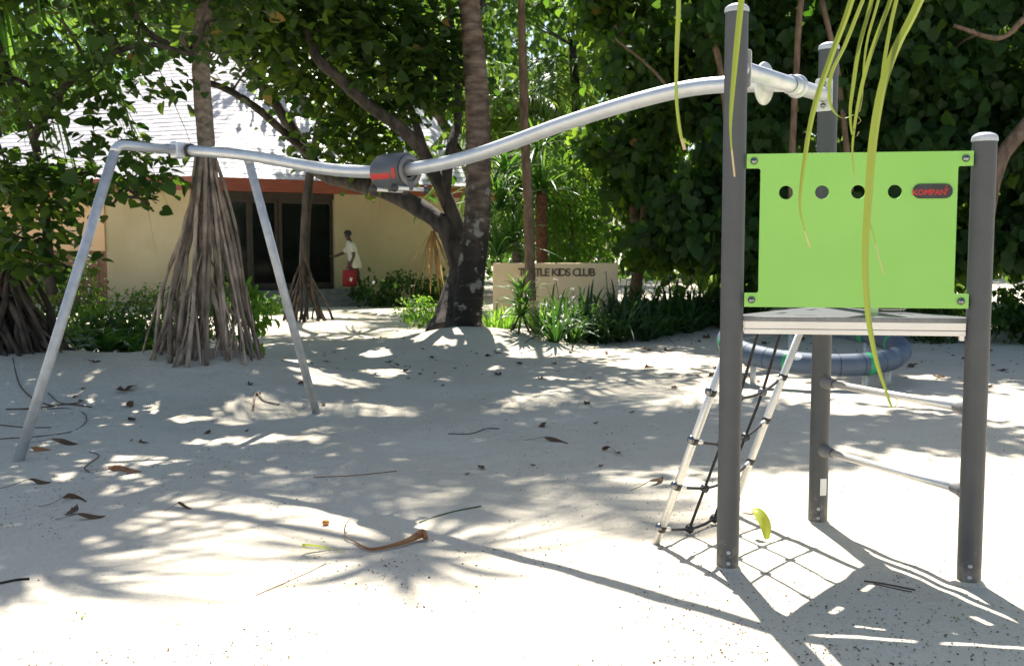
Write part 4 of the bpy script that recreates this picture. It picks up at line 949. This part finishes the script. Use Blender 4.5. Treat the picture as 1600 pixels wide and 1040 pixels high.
# trolley that slides on the rail
ki = int(np.argmin(np.abs((RP - MID) @ dR - 2.62))); tc_, td = RP[ki], nrm(RP[ki + 1] - RP[ki - 1])
tq = thing('rail_trolley', 'dark grey drum trolley with red stripe and two handles on the rail', 'trolley', tc_)
up = np.array([0, 0, 1.]); sd_ = nrm(np.cross(td, up)); sd_ = sd_ if sd_[1] < 0 else -sd_
oc = tc_ + np.array([0, 0, -.005])
put('drum', MB().lathe([(.045, -.118), (.085, -.12), (.105, -.118), (.114, -.108), (.117, -.09), (.117, .09), (.114, .108), (.105, .118), (.085, .12), (.045, .118)], oc, td, 36), M['dark_plastic'], tq, autos=40)
for s in (-1, 1): put('end_ring', MB().lathe([(.07, 0), (.096, .004), (.1, .012), (.098, .018), (.07, .014)], oc + td * s * .118, td * s, 30), M['bracket'], tq)
# red stripe: a strip round the side of the drum, with a raised tail
V = []; ang = np.radians(np.linspace(-8, -26, 6))
for a in ang: 
    for tt in (-.112, .06): V.append(oc + td * tt * -1 + (sd_ * math.cos(a) + up * math.sin(a)) * .1185)
Q = [[2 * k, 2 * k + 1, 2 * k + 3, 2 * k + 2] for k in range(5)]
n_ = len(V)
for a in np.radians(np.linspace(6, -26, 8)):
    for tt in (-.112, -.08): V.append(oc + td * tt + (sd_ * math.cos(a) + up * math.sin(a)) * .1188)
Q += [[n_ + 2 * k, n_ + 2 * k + 1, n_ + 2 * k + 3, n_ + 2 * k + 2] for k in range(7)]
put('red_stripe', MB().add(V, Q), M['red'], tq)
for tt in (.06, -.13):
    c = oc + td * tt + up * -.115
    hd = put('handle', MB().tube([c + sd_ * -.13, c + sd_ * .13], .0135, 12), M['alu'], tq)
    put('hanger', MB().box(c + up * .02, (.04, .05, .06)), M['dark_plastic'], hd, smooth=False, bevel=.006)
    for s in (-1, 1): put('knob', MB().ball(c + sd_ * s * .14, .027, 14), M['blackp'], hd)

# ------------------------------------------------------------------ rope ladder
nl_ = thing('rope_net_ladder', 'slanted rope ladder with aluminium side tubes leaning on the tower deck', 'ladder', (1.0, 5.2, 0))
ZL = ZD - .04
def lad(s, t):                                           # s across (0 left tube, 1 right tube), t down the slope
    top = np.array([*(TL + uLB * (.125 + s * .8)), ZL]) + dR * .035
    bot = np.array([*(TL + uLB * (.125 + s * .8)), 0]) + dR * .46
    bot[2] = gz(bot[0], bot[1]) - .03
    return top + (bot - top) * t
for s in (0, 1):
    put('side_tube', MB().tube([lad(s, 0), lad(s, .5), lad(s, 1)], .0195, 16), M['alu'], nl_)
dn = nrm(lad(0, 1) - lad(0, 0)); nsl = nrm(np.cross(dLB, dn)); nsl = nsl if nsl @ dR > 0 else -nsl
tr_ = [.29, .5, .705, .9]; cols = [1 / 3, 2 / 3]
def sag(s, t): return lad(s, t + .045 * math.sin(math.pi * s)) - nsl * .03 * math.sin(math.pi * s)
for t in tr_:
    put('rung_rope', MB().tube([sag(s, t) for s in np.linspace(.02, .98, 22)], .0075, 8), M['black'], nl_)
    for s in (0, 1):
        c = lad(s, t); d = nrm(sag(.12 if s == 0 else .88, t) - c)
        put('ferrule', MB().tube([c + d * .022, c + d * .075], .011, 10), M['alu'], nl_)
        put('ball_joint', MB().ball(c + nsl * .006 - d * .014, .021, 14), M['chrome'], nl_)
        put('clamp_ring', MB().lathe([(.0205, -.016), (.0235, -.014), (.0235, .014), (.0205, .016)], c, dn, 14), M['blackp'], nl_)
    for s in cols:
        c = sag(s, t); put('cross_joint', MB().ball(c, .019, 10, (1, 1, .9)).lathe([(.012, -.02), (.021, -.016), (.021, .016), (.012, .02)], c, nsl, 12), M['bracket'] if t < .4 else M['blackp'], nl_)
for s in cols:
    put('hanging_rope', MB().tube(smooth_path([lad(s, .03)] + [sag(s, t) for t in tr_], 5), .0075, 8), M['black'], nl_)
    put('rope_end', MB().tube([lad(s, 0), lad(s, .055)], .0125, 10), M['alu'], nl_)

# ------------------------------------------------------------------ tilted spinning ring
RC = np.array([3.39, 11.45, .40]); RM, Rm = .94, .118
rg = thing('spinning_ring', 'low tilted blue-grey spinning ring with green bands behind the tower', 'carousel', (RC[0], RC[1], 0))
tl_ = R(8.5); ex = np.array([1, 0, 0.]); ey = np.array([0, math.cos(tl_), math.sin(tl_)]); ez = np.cross(ex, ey)
def ring_pt(a, rm=Rm, b=None):
    cdir = math.cos(a) * ex + math.sin(a) * ey
    return RC + RM * cdir if b is None else RC + RM * cdir + rm * (math.cos(b) * cdir + math.sin(b) * ez)
def torus(a0, a1, na, rm, closed):
    A = np.linspace(a0, a1, na, endpoint=not closed); nb_ = 22; V = []
    for a in A:
        for b in np.arange(nb_) / nb_ * 2 * math.pi: V.append(ring_pt(a, rm, b))
    K = na if closed else na - 1; i = np.arange(K)[:, None]; j = np.arange(nb_)[None]
    q = np.stack([i * nb_ + j, i * nb_ + (j + 1) % nb_, ((i + 1) % na) * nb_ + (j + 1) % nb_, ((i + 1) % na) * nb_ + j], -1)
    return MB().add(V, q.reshape(-1, 4))
nseg = 24
for k in range(nseg):
    a = 2 * math.pi * k / nseg; put('ring_section', torus(a + .004, a + 2 * math.pi / nseg - .004, 7, Rm, False), M['ring'], rg)
put('ring_core', torus(0, 2 * math.pi, 72, Rm - .006, True), M['blackp'], rg)
for deg in (-2, 32, 88, 150, 178, 237, 288): put('green_band', torus(R(deg), R(deg + 4.5), 4, Rm + .003, False), M['ringgreen'], rg)
V = [ring_pt(R(245 + 3.2 * math.cos(u) * rr_), Rm + .002, R(48 + 20 * math.sin(u) * rr_)) for rr_ in (.5, 1) for u in np.linspace(0, 2 * math.pi, 12, endpoint=False)]
V.append(ring_pt(R(245), Rm + .002, R(48)))
put('ring_emblem', MB().add(V, [[k, (k + 1) % 12, 12 + (k + 1) % 12, 12 + k] for k in range(12)], [[24, (k + 1) % 12, k] for k in range(12)]), M['white'], rg)
for deg in (292, 318, 210, 90, 150, 30):
    a = R(deg); p = ring_pt(a) - (math.cos(a) * ex + math.sin(a) * ey) * .06; put('support_leg', MB().tube([[p[0], p[1], gz(p[0], p[1]) - .1], [p[0], p[1], p[2] - .09]], .032, 14), M['plate'], rg)

# ------------------------------------------------------------------ person at the door
PB = np.array([*at(553, 468, 25.9)[:2], .3])
ps = thing('person', 'person in a loose cream shirt walking up to the dark door', 'person', PB)
def skin_body(name, verts, edges, radii, root, levels=1):
    me = bpy.data.meshes.new(name); me.from_pydata([tuple(v) for v in verts], edges, [])
    o = bpy.data.objects.new(name, me); COL.objects.link(o)
    md = o.modifiers.new('skin', 'SKIN'); md.use_smooth_shade = True
    for k, rd in enumerate(radii): me.skin_vertices[0].data[k].radius = (rd, rd) if np.isscalar(rd) else rd
    for k in range(len(verts)): me.skin_vertices[0].data[k].use_root = (k == root)
    sb = o.modifiers.new('sub', 'SUBSURF'); sb.levels = levels; sb.render_levels = levels
    dg = bpy.context.evaluated_depsgraph_get(); m2 = bpy.data.meshes.new_from_object(o.evaluated_get(dg)); bpy.data.objects.remove(o); return m2
fw = np.array([-1, -.1, 0.]); fw = nrm(fw); rt = np.array([0.1, -1, 0.]); rt = nrm(rt); U = np.array([0, 0, 1.])   # faces left; rt is the side towards the camera
def B(f, s, z): return PB + fw * f + rt * s + U * z
bv = [B(0, 0, .86), B(.02, 0, 1.05), B(.06, 0, 1.26), B(.09, 0, 1.38), B(.12, 0, 1.46), B(.14, 0, 1.55), B(.15, 0, 1.63)]
be = [(k, k + 1) for k in range(6)]; br = [(.135, .105), (.13, .1), (.15, .105), (.08, .08), (.05, .05), (.085, .072), (.07, .065)]
def chain(start, pts, rads):
    prev = start
    for p_, r_ in zip(pts, rads): bv.append(p_); br.append(r_); be.append((prev, len(bv) - 1)); prev = len(bv) - 1
    return prev
chain(0, [B(.0, .09, .82), B(.06, .09, .48), B(.0, .09, .1), B(.12, .09, .035)], [.085, .06, .04, .032])
chain(0, [B(.0, -.09, .82), B(-.1, -.09, .47), B(-.22, -.09, .14), B(-.1, -.09, .05)], [.085, .06, .04, .032])
hR = chain(2, [B(.05, .19, 1.3), B(-.03, .22, 1.05), B(.06, .2, .83), B(.08, .2, .77)], [.055, .042, .03, .03])
hL = chain(2, [B(.08, -.18, 1.3), B(.26, -.19, 1.1), B(.46, -.16, 1.02), B(.53, -.16, 1.02)], [.055, .042, .03, .03])
for hnd, dirs in ((hR, [(.03, .0, -.08), (.012, .0, -.09), (-.006, 0, -.085), (-.022, 0, -.07), (.045, -.02, -.035)]), (hL, [(.08, 0, .03), (.09, 0, .012), (.085, 0, -.006), (.07, 0, -.022), (.035, .03, .03)])):
    for (f, s, z) in dirs:
        c0 = bv[hnd]; chain(hnd, [c0 + (fw * f + rt * s + U * z) * .55, c0 + fw * f + rt * s + U * z], [.009, .007])
nose = chain(5, [B(.225, 0, 1.545)], [.018])
put('body', skin_body('body', bv, be, br, 0), M['skin'], ps)
def loft(rings, n=20):
    V = []
    for c, a, b in rings:
        for k in range(n):
            an = 2 * math.pi * k / n; V.append(c + fw * a * math.cos(an) + rt * b * math.sin(an))
    q = [[i * n + k, i * n + (k + 1) % n, (i + 1) * n + (k + 1) % n, (i + 1) * n + k] for i in range(len(rings) - 1) for k in range(n)]
    return MB().add(V, q)
sh = loft([(B(-.05, 0, .72), .17, .2), (B(-.03, 0, .86), .16, .19), (B(.01, 0, 1.05), .145, .175), (B(.05, 0, 1.22), .14, .19), (B(.07, 0, 1.33), .11, .19), (B(.1, 0, 1.39), .07, .1), (B(.11, 0, 1.41), .06, .065)])
for sgn, el_ in ((1, B(-.01, .225, 1.1)), (-1, B(.23, -.2, 1.13))):
    a_ = B(.06, .14 * sgn, 1.32); sh.tube([a_, (a_ + el_) / 2, el_], [.075, .075, .07], 12, False)
put('shirt', sh, M['shirt'], ps)
put('shorts', loft([(B(0, 0, .9), .145, .17), (B(0, 0, .78), .15, .175), (B(.01, 0, .7), .15, .17)]).tube([B(.01, .09, .74), B(.05, .09, .52)], [.1, .09], 14).tube([B(-.01, -.09, .74), B(-.08, -.09, .52)], [.1, .09], 14), M['shorts'], ps)
put('hair', MB().ball(B(.135, 0, 1.6), .1, 14, (1, .86, .85)), M['hair'], ps)
for s in (-1, 1): put('ear', MB().ball(B(.125, .085 * s, 1.545), .02, 8), M['skin'], ps); put('eye', MB().ball(B(.212, .03 * s, 1.565), .012, 8), M['white'], ps)
put('mouth', MB().ball(B(.212, 0, 1.5), .016, 8, (1, 1.3, .4)), M['bag'], ps)
for s, f in ((.09, .05), (-.09, -.15)): put('shoe', MB().ball(B(f, s, .035 if s > 0 else .05), .05, 10, (2.2, .9, .9)), M['blackp'], ps)
bc = B(.09, .2, .47)
bgm = loft([(bc + U * -.21, .16, .05), (bc + U * -.2, .175, .07), (bc, .18, .075), (bc + U * .19, .175, .04), (bc + U * .2, .17, .03)], 24)
bgm.add([bc + U * -.21 + fw * .15 * math.cos(k * math.pi / 6) + rt * .05 * math.sin(k * math.pi / 6) for k in range(12)] + [bc + U * -.215], t=[[12, (k + 1) % 12, k] for k in range(12)])
bag = thing('tote_bag', 'red carrier bag with a white mark held by the person', 'bag', bc)
put('bag_body', bgm, M['bag'], bag)
for s in (-.025, .025): put('bag_handle', MB().tube(smooth_path([bc + fw * .08 + rt * s + U * .19, bc + fw * .04 + rt * s * .5 + U * .29, bc - fw * .04 + rt * s * .5 + U * .29, bc - fw * .08 + rt * s + U * .19], 5), .01, 6), M['bag'], bag)
mk = []
for k in range(9): mk.append((.05 * math.cos(k * .7) * (1 if k % 2 else .5), .07 * math.sin(k * .7) * (1 if k % 2 else .5)))
put('bag_mark', frame_mesh(curve_mesh('bag_mark', [mk], .004), bc + rt * .079 - fw * .04 + U * -.03, -fw, U), M['white'], bag, smooth=False)

# ------------------------------------------------------------------ young palm whose frond hangs into the view
yp = thing('young_palm', 'palm frond with yellow-green leaflets hanging down before the tower', 'palm tree', (4.1, 4.6, 0))
put('trunk', MB().tube(smooth_path([[4.1, 4.6, -.1], [4.05, 4.5, 1.2], [4.15, 4.3, 2.6]], 10), np.linspace(.16, .11, 21), 14), M['coco'], yp)
r = np.random.default_rng(201)
for k in range(6):
    put('frond', frond(r, (4.15, 4.3, 2.65), R(-75 + k * 38), R(55 - 7 * (k % 3)), 2.4, .5, 36, .6, .035), M['palm'], yp)
hang_Y = 3.15
rach = smooth_path([[4.15, 4.3, 2.62], [3.4, 3.9, 3.15], [2.5, 3.5, 3.15], at(1600, -250, 3.25), at(1400, -170, 3.2), at(1200, -105, 3.15), at(1030, -60, 3.1)], 8)
hf = put('frond', MB().tube(rach, np.linspace(.022, .005, len(rach)), 8), M['palm'], yp)
BL = [
    ([(1056, -66), (1062, 0), (1059, 80), (1058, 150), (1064, 205), (1071, 234)], 13, 3.10, 9),
    ([(1168, -90), (1159, 0), (1150, 90), (1143, 170), (1142, 215), (1148, 276)], 14, 3.12, 4),
    ([(1375, -160), (1331, 0), (1302, 80), (1272, 170), (1256, 260), (1250, 320), (1256, 355), (1266, 387)], 14, 3.16, 3),
    ([(1420, -170), (1350, 0), (1322, 70), (1301, 114), (1297, 150), (1303, 172), (1318, 184), (1336, 179), (1345, 188), (1340, 194)], 11, 3.18, 1.5),
    ([(1400, -165), (1363, 0), (1344, 70), (1333, 140), (1329, 175), (1332, 210), (1338, 213), (1342, 206)], 10, 3.14, 2),
    ([(1420, -170), (1374, 0), (1357, 60), (1350, 110), (1348, 150), (1343, 175)], 8, 3.19, 2),
    ([(1460, -190), (1394, 0), (1368, 70), (1350, 130), (1338, 190), (1333, 235), (1335, 270), (1340, 287)], 15, 3.15, 2),
    ([(1450, -190), (1402, 0), (1391, 50), (1381, 110), (1372, 200), (1365, 260), (1358, 330), (1368, 380), (1381, 428)], 10, 3.17, 2.5),
    ([(1540, -230), (1440, 0), (1405, 70), (1383, 130), (1368, 210), (1360, 300), (1354, 400), (1358, 490), (1370, 560), (1383, 603), (1394, 635), (1402, 628), (1399, 620)], 23, 3.13, 2),
]
for pts, wpx, Y, tipw in BL:
    pp = smooth_path([at(x, y, Y) for x, y in pts], 6); k = len(pp); t_ = np.linspace(0, 1, k)
    base_w = .72 * wpx / FPX * Y; wv = base_w * np.clip(1.0 - .15 * t_ - .85 * np.clip((t_ - .35) / .62, 0, 1) ** 1.1, tipw / wpx, 1)
    sd2 = nrm(np.array([[1, .25 + .3 * r.normal(), .1]])); kc = int(k * .87)
    put('leaflet', strips(pp[None, :kc + 1], wv[None, :kc + 1], sd2, .3), M['blade'], hf, smooth=False)
    put('leaflet_tip', strips(pp[None, kc:], wv[None, kc:], sd2, .22), M['tip'], hf)

# ------------------------------------------------------------------ litter on the sand
def curled_leaf(L, W, curl, cup, seed):
    r = np.random.default_rng(seed); t = np.linspace(0, 1, 7)
    wd = W * np.sin(math.pi * np.clip(t * .93 + .05, 0, 1)) ** .8
    c = np.stack([L * (t - .5) , .12 * L * np.sin(t * 3) * r.normal(), curl * L * (2 * t - 1) ** 2 + .006], 1)
    V = np.concatenate([c + np.stack([0 * t, -wd / 2, cup * wd + .2 * wd * r.normal(size=7)], 1), c, c + np.stack([0 * t, wd / 2, cup * wd + .2 * wd * r.normal(size=7)], 1)])
    k = np.arange(6); q = np.concatenate([np.stack([k, k + 7, k + 8, k + 1], 1), np.stack([k + 7, k + 14, k + 15, k + 8], 1)])
    m = MB().add(V, q); m.tube([c[0] - [L * .25, 0, 0], c[0]], .0025, 4); return m
lv = [curled_leaf(.13, .07, .12, .25, s) for s in range(4)] + [curled_leaf(.11, .085, .06, .35, 9), curled_leaf(.1, .05, .2, .2, 12)]
lme = []
for m in lv: me = m.mesh('fallen_leaf'); me.materials.append(M['litter']); lme.append(me)
def drop_leaf(px, py, s, label, group=None, me=None, name='fallen_leaf', cat='leaf', rz=None):
    p = on_ground(px, py); o = bpy.data.objects.new(name, me or lme[rng.integers(len(lme))]); COL.objects.link(o)
    o.location = p + [0, 0, .002]; o.scale = (s, s, s); o.rotation_euler = (rng.normal() * .12, rng.normal() * .12, rng.uniform(0, 6.28) if rz is None else rz)
    return tag(o, label, cat, group)
for k in range(46):
    drop_leaf(rng.uniform(1010, 1600), 512 + 95 * rng.random() ** 1.2, rng.uniform(.7, 1.3), 'dark fallen leaf on the shaded sand round the spinning ring', 'fallen leaves round the spinning ring')
for k in range(20):
    drop_leaf(rng.uniform(560, 1010), 548 + 55 * rng.random(), rng.uniform(.5, 1.0), 'dark fallen leaf on the shaded sand before the lily bed', 'fallen leaves before the lily bed')
for k in range(12):
    drop_leaf(rng.uniform(90, 520), 565 + 75 * rng.random(), rng.uniform(.5, 1.0), 'dark fallen leaf on the mound below the stilt roots', 'fallen leaves on the stilt root mound')
for k in range(9):
    drop_leaf(rng.uniform(150, 1000), 650 + 120 * rng.random(), rng.uniform(.3, .6), 'small dark fallen leaf on the shaded sand under the rail', 'small fallen leaves under the rail')
for px, py, s, lab in ((752, 732, .6, 'tiny curled leaf alone on the shaded sand under the middle of the rail'), (109, 802, .8, 'crumpled dark leaf between two stalked leaves at the left'), (848, 666, .8, 'curled dark leaf in a lens of sunlight under the rail'), (987, 645, .6, 'small dark leaf at the edge of the long sunlit patch'), (205, 657, .8, 'dark curled leaf before the stilt root mound'), (195, 613, 1.6, 'big crumpled dark leaf on the slope left of the stilt roots'), (918, 632, .7, 'yellow leaf in the sunlit patch before the lily bed')):
    drop_leaf(px, py, s, lab)

def lay(name, pts, rad, mat, label, cat, lift=.4, group=None, n=6):
    P = np.array([on_ground(x, y) for x, y in pts]); r_ = np.broadcast_to(np.asarray(rad, float), (len(P),))
    P[:, 2] += r_ * lift + .002; P = smooth_path(P, 4); rr_ = np.interp(np.linspace(0, 1, len(P)), np.linspace(0, 1, len(r_)), r_)
    return tag(put(name, MB().tube(P, rr_, n), mat), label, cat, group)
def stalk_leaf(label, pts, wd, mat, cat='leaf'):
    """a leaf on a long stalk lying on the sand"""
    P = np.array([on_ground(x, y) for x, y in pts]); P = smooth_path(P, 5); k = len(P); t = np.linspace(0, 1, k)
    P[:, 2] += .008 + .03 * np.sin(t * math.pi) ** 2
    wv = np.where(t < .42, .006, wd * np.sin(math.pi * np.clip((t - .42) / .6 + .06, 0, 1)) ** .7 + .004)
    d = P[-1] - P[0]; sd = nrm(np.array([[-d[1], d[0], .4 * np.linalg.norm(d[:2])]]))
    return tag(put('fallen_leaf', strips(P[None], wv[None], sd, .35), mat), label, cat)
stalk_leaf('long stalked brown leaf lying at the left, upper of a pair', [(60, 792), (85, 790), (105, 783), (118, 778), (136, 785)], .05, M['litter'])
stalk_leaf('long narrow brown leaf at the left, lower of a pair', [(86, 812), (115, 812), (140, 811), (166, 807)], .04, M['litter'])
stalk_leaf('long dead leaf crossing the left edge of the sand', [(0, 764), (40, 757), (60, 756), (80, 754)], .05, M['litter'])
stalk_leaf('orange brown dead leaf in the dappled light at the left', [(135, 735), (160, 736), (175, 736), (195, 735), (222, 738)], .07, M['litterO'])
stalk_leaf('dark curved leaf left of the ladder foot', [(985, 767), (1010, 761), (1030, 754), (1036, 745)], .035, M['litter'])
stalk_leaf('flat brown leaf on the shaded sand under the rail', [(818, 688), (845, 689), (868, 690), (888, 693)], .06, M['litter'])
stalk_leaf('broken twig leaf left of the ladder on shaded sand', [(974, 714), (950, 704), (940, 703)], .04, M['litter'])
stalk_leaf('rolled brown leaf in the sun at the left', [(256, 799), (275, 795), (285, 793), (300, 796)], .03, M['litter'])
stalk_leaf('brown husk lying by the foot of the slanting leg', [(30, 707), (45, 706), (62, 704), (80, 703)], .07, M['litterO'])
stalk_leaf('dark husk with a knobbed end beside the slanting leg', [(40, 692), (75, 692), (100, 692), (122, 691)], .06, M['litter'])
# the curled dead flower stalk in the sun
cs_ = thing('dead_palm_stalk', 'curled brown palm flower stalk lying in the sunny foreground', 'dead stalk', on_ground(600, 855))
def lay_part(name, pts, rad, mat, parent, lift):
    P = np.array([on_ground(x, y) for x, y in pts]); P[:, 2] += np.asarray(lift); P = smooth_path(P, 6)
    return put(name, MB().tube(P, np.interp(np.linspace(0, 1, len(P)), np.linspace(0, 1, len(rad)), rad), 8), mat, parent)
lay_part('stalk', [(553, 848), (565, 856), (580, 861), (605, 858), (635, 851), (655, 844)], [.004, .006, .008, .009, .013, .02], M['litterO'], cs_, [.01, .012, .012, .015, .02, .03])
lay_part('knob', [(652, 846), (660, 843), (666, 846)], [.018, .022, .012], M['litterO'], cs_, [.03, .035, .02])
lay_part('thin_end', [(553, 848), (540, 842), (540, 832), (549, 822)], [.004, .004, .003, .002], M['stalk'], cs_, [.01, .02, .04, .05])
tag(put('fallen_fruit', MB().ball(on_ground(509, 820) + [0, 0, .015], .02, 14, (1, 1, .85)), M['orange']), 'small orange fruit lying on the sunny sand left of centre', 'fruit')
o = stalk_leaf('folded green grass blade lying in the sunny foreground', [(540, 861), (515, 862), (482, 866), (476, 863), (500, 860), (518, 858)], .022, M['litterG'])
lay('long_stalk', [(400, 930), (440, 913), (480, 895), (510, 880)], .002, M['stalk'], 'thin pinkish stalk on the bright sand in the foreground', 'stalk')
lay('long_stalk', [(655, 817), (685, 806), (720, 797), (752, 791)], .0035, M['strap'], 'thin green stalk on the sand right of the curled stalk', 'stalk')
lay('long_stalk', [(490, 746), (540, 744), (585, 740), (620, 736)], .003, M['litterO'], 'thin brown stalk on the shaded sand under the rail', 'stalk')
lay('twig', [(700, 678), (735, 678), (760, 670), (780, 670)], .004, M['rootdark'], 'dark twig on the shaded sand below the trolley', 'twig')
lay('twig', [(1350, 908), (1385, 913), (1430, 922)], .0032, M['litter'], 'brown twig in the shade of the deck, longer one', 'twig')
lay('twig', [(1365, 912), (1400, 920), (1425, 925)], .0022, M['litter'], 'brown twig in the shade of the deck, shorter one', 'twig')
lay('twig', [(0, 912), (25, 907), (46, 905)], .006, M['rootdark'], 'dark twig at the left edge of the foreground shade', 'twig')
for k, (pts, rad) in enumerate((([(20, 560), (30, 600), (55, 625), (85, 635)], .006), ([(10, 640), (60, 638), (105, 632), (143, 637)], .007), ([(65, 640), (100, 638), (130, 645), (134, 660), (110, 675), (60, 682), (0, 686)], .004), ([(0, 664), (40, 668), (80, 668)], .004), ([(75, 620), (95, 630), (125, 630)], .005), ([(140, 706), (155, 712), (140, 724), (132, 732), (140, 738)], .0035))):
    lay('surface_root', pts, rad, M['litter'], ('dark root running down from the left root skirt', 'thick dark root lying across the left sand', 'long looping root on the shaded sand at the left edge', 'straight thin root at the left edge', 'short root beside the slanting leg', 'hooked twig in the dappled light at the left')[k], 'root')
lay('surface_root', [(394, 602), (400, 616), (412, 627), (436, 633)], .012, M['root'], 'pale curved root on the sunlit side of the mound', 'root')
# the fresh green leaf by the tall post
gl = thing('fresh_leaf', 'bright yellow-green leaf standing folded beside the tall left post', 'leaf', on_ground(1198, 843))
P = np.stack([on_ground(1198, 845) + [0, 0, .01], on_ground(1198, 845) + [-.005, .03, .07], on_ground(1198, 845) + [-.03, .08, .12], on_ground(1198, 845) + [-.05, .12, .13]]); P = smooth_path(P, 4); k = len(P)
put('blade', strips(P[None], (.055 * np.sin(np.linspace(.35, 3.0, k)))[None] + .006, np.array([[1, .1, .2]]), .35), M['litterG'], gl)
lay_part('stem', [(1160, 803), (1175, 808), (1186, 812)], [.004, .005, .007], M['stalk'], gl, [.01, .02, .06])
# small seedlings
for k, (px, py) in enumerate(((121, 963), (270, 970), (1150, 755), (1005, 702), (857, 818), (322, 703), (1498, 963))):
    p = on_ground(px, py); t = put('seedling', rosette(np.random.default_rng(220 + k), p, 6, .02, .008, (R(20), R(80)), .4, 4), M['leafC'])
    tag(t, ('tiny green seedling in the bright sand at the bottom left', 'tiny pale seedling on the bright sand left of centre', 'tiny seedling beside the ladder foot', 'tiny seedling on shaded sand left of the ladder', 'tiny seedling at the edge of the sunlit sand', 'tiny seedling in the dappled light under the rail', 'tiny seedling in the shade of the deck')[k], 'seedling')
# specks: seeds, chips and crumbs, too many to count
r = np.random.default_rng(231)
n = 15000; Y = 2.6 + 8 * r.random(n) ** 1.5; X = (r.random(n) * 1.15 - .57) * Y
dens = vnoise(X, Y, .7, 9, 3) + .6 * np.exp(-(((X - 1.5) / .8) ** 2 + ((Y - 3.9) / .5) ** 2)) + .25 * r.normal(size=n)
f = dens > .12; X, Y = X[f], Y[f]; n = len(X)
Z = np.array([gz(a, b) for a, b in zip(X, Y)])
P = np.stack([X, Y, Z + .003], 1); D = r.normal(size=(n, 3)) * [1, 1, .15]; N = np.array([0, 0, 1.]) + .4 * r.normal(size=(n, 3))
tag(put('seed_litter', leaves(P, D, N, r.uniform(.006, .015, n), 'far'), M['litter']), kind='stuff')
n = 420; Y = 11 + 7 * r.random(n); X = (r.random(n) * 1.1 - .55) * Y
Z = np.array([gz(a, b) for a, b in zip(X, Y)]); P = np.stack([X, Y, Z + .006], 1); D = r.normal(size=(n, 3)) * [1, 1, .15]; N = np.array([0, 0, 1.]) + .4 * r.normal(size=(n, 3))
tag(put('leaf_litter', leaves(P, D, N, r.uniform(.03, .08, n), 'oval'), M['litter']), kind='stuff')
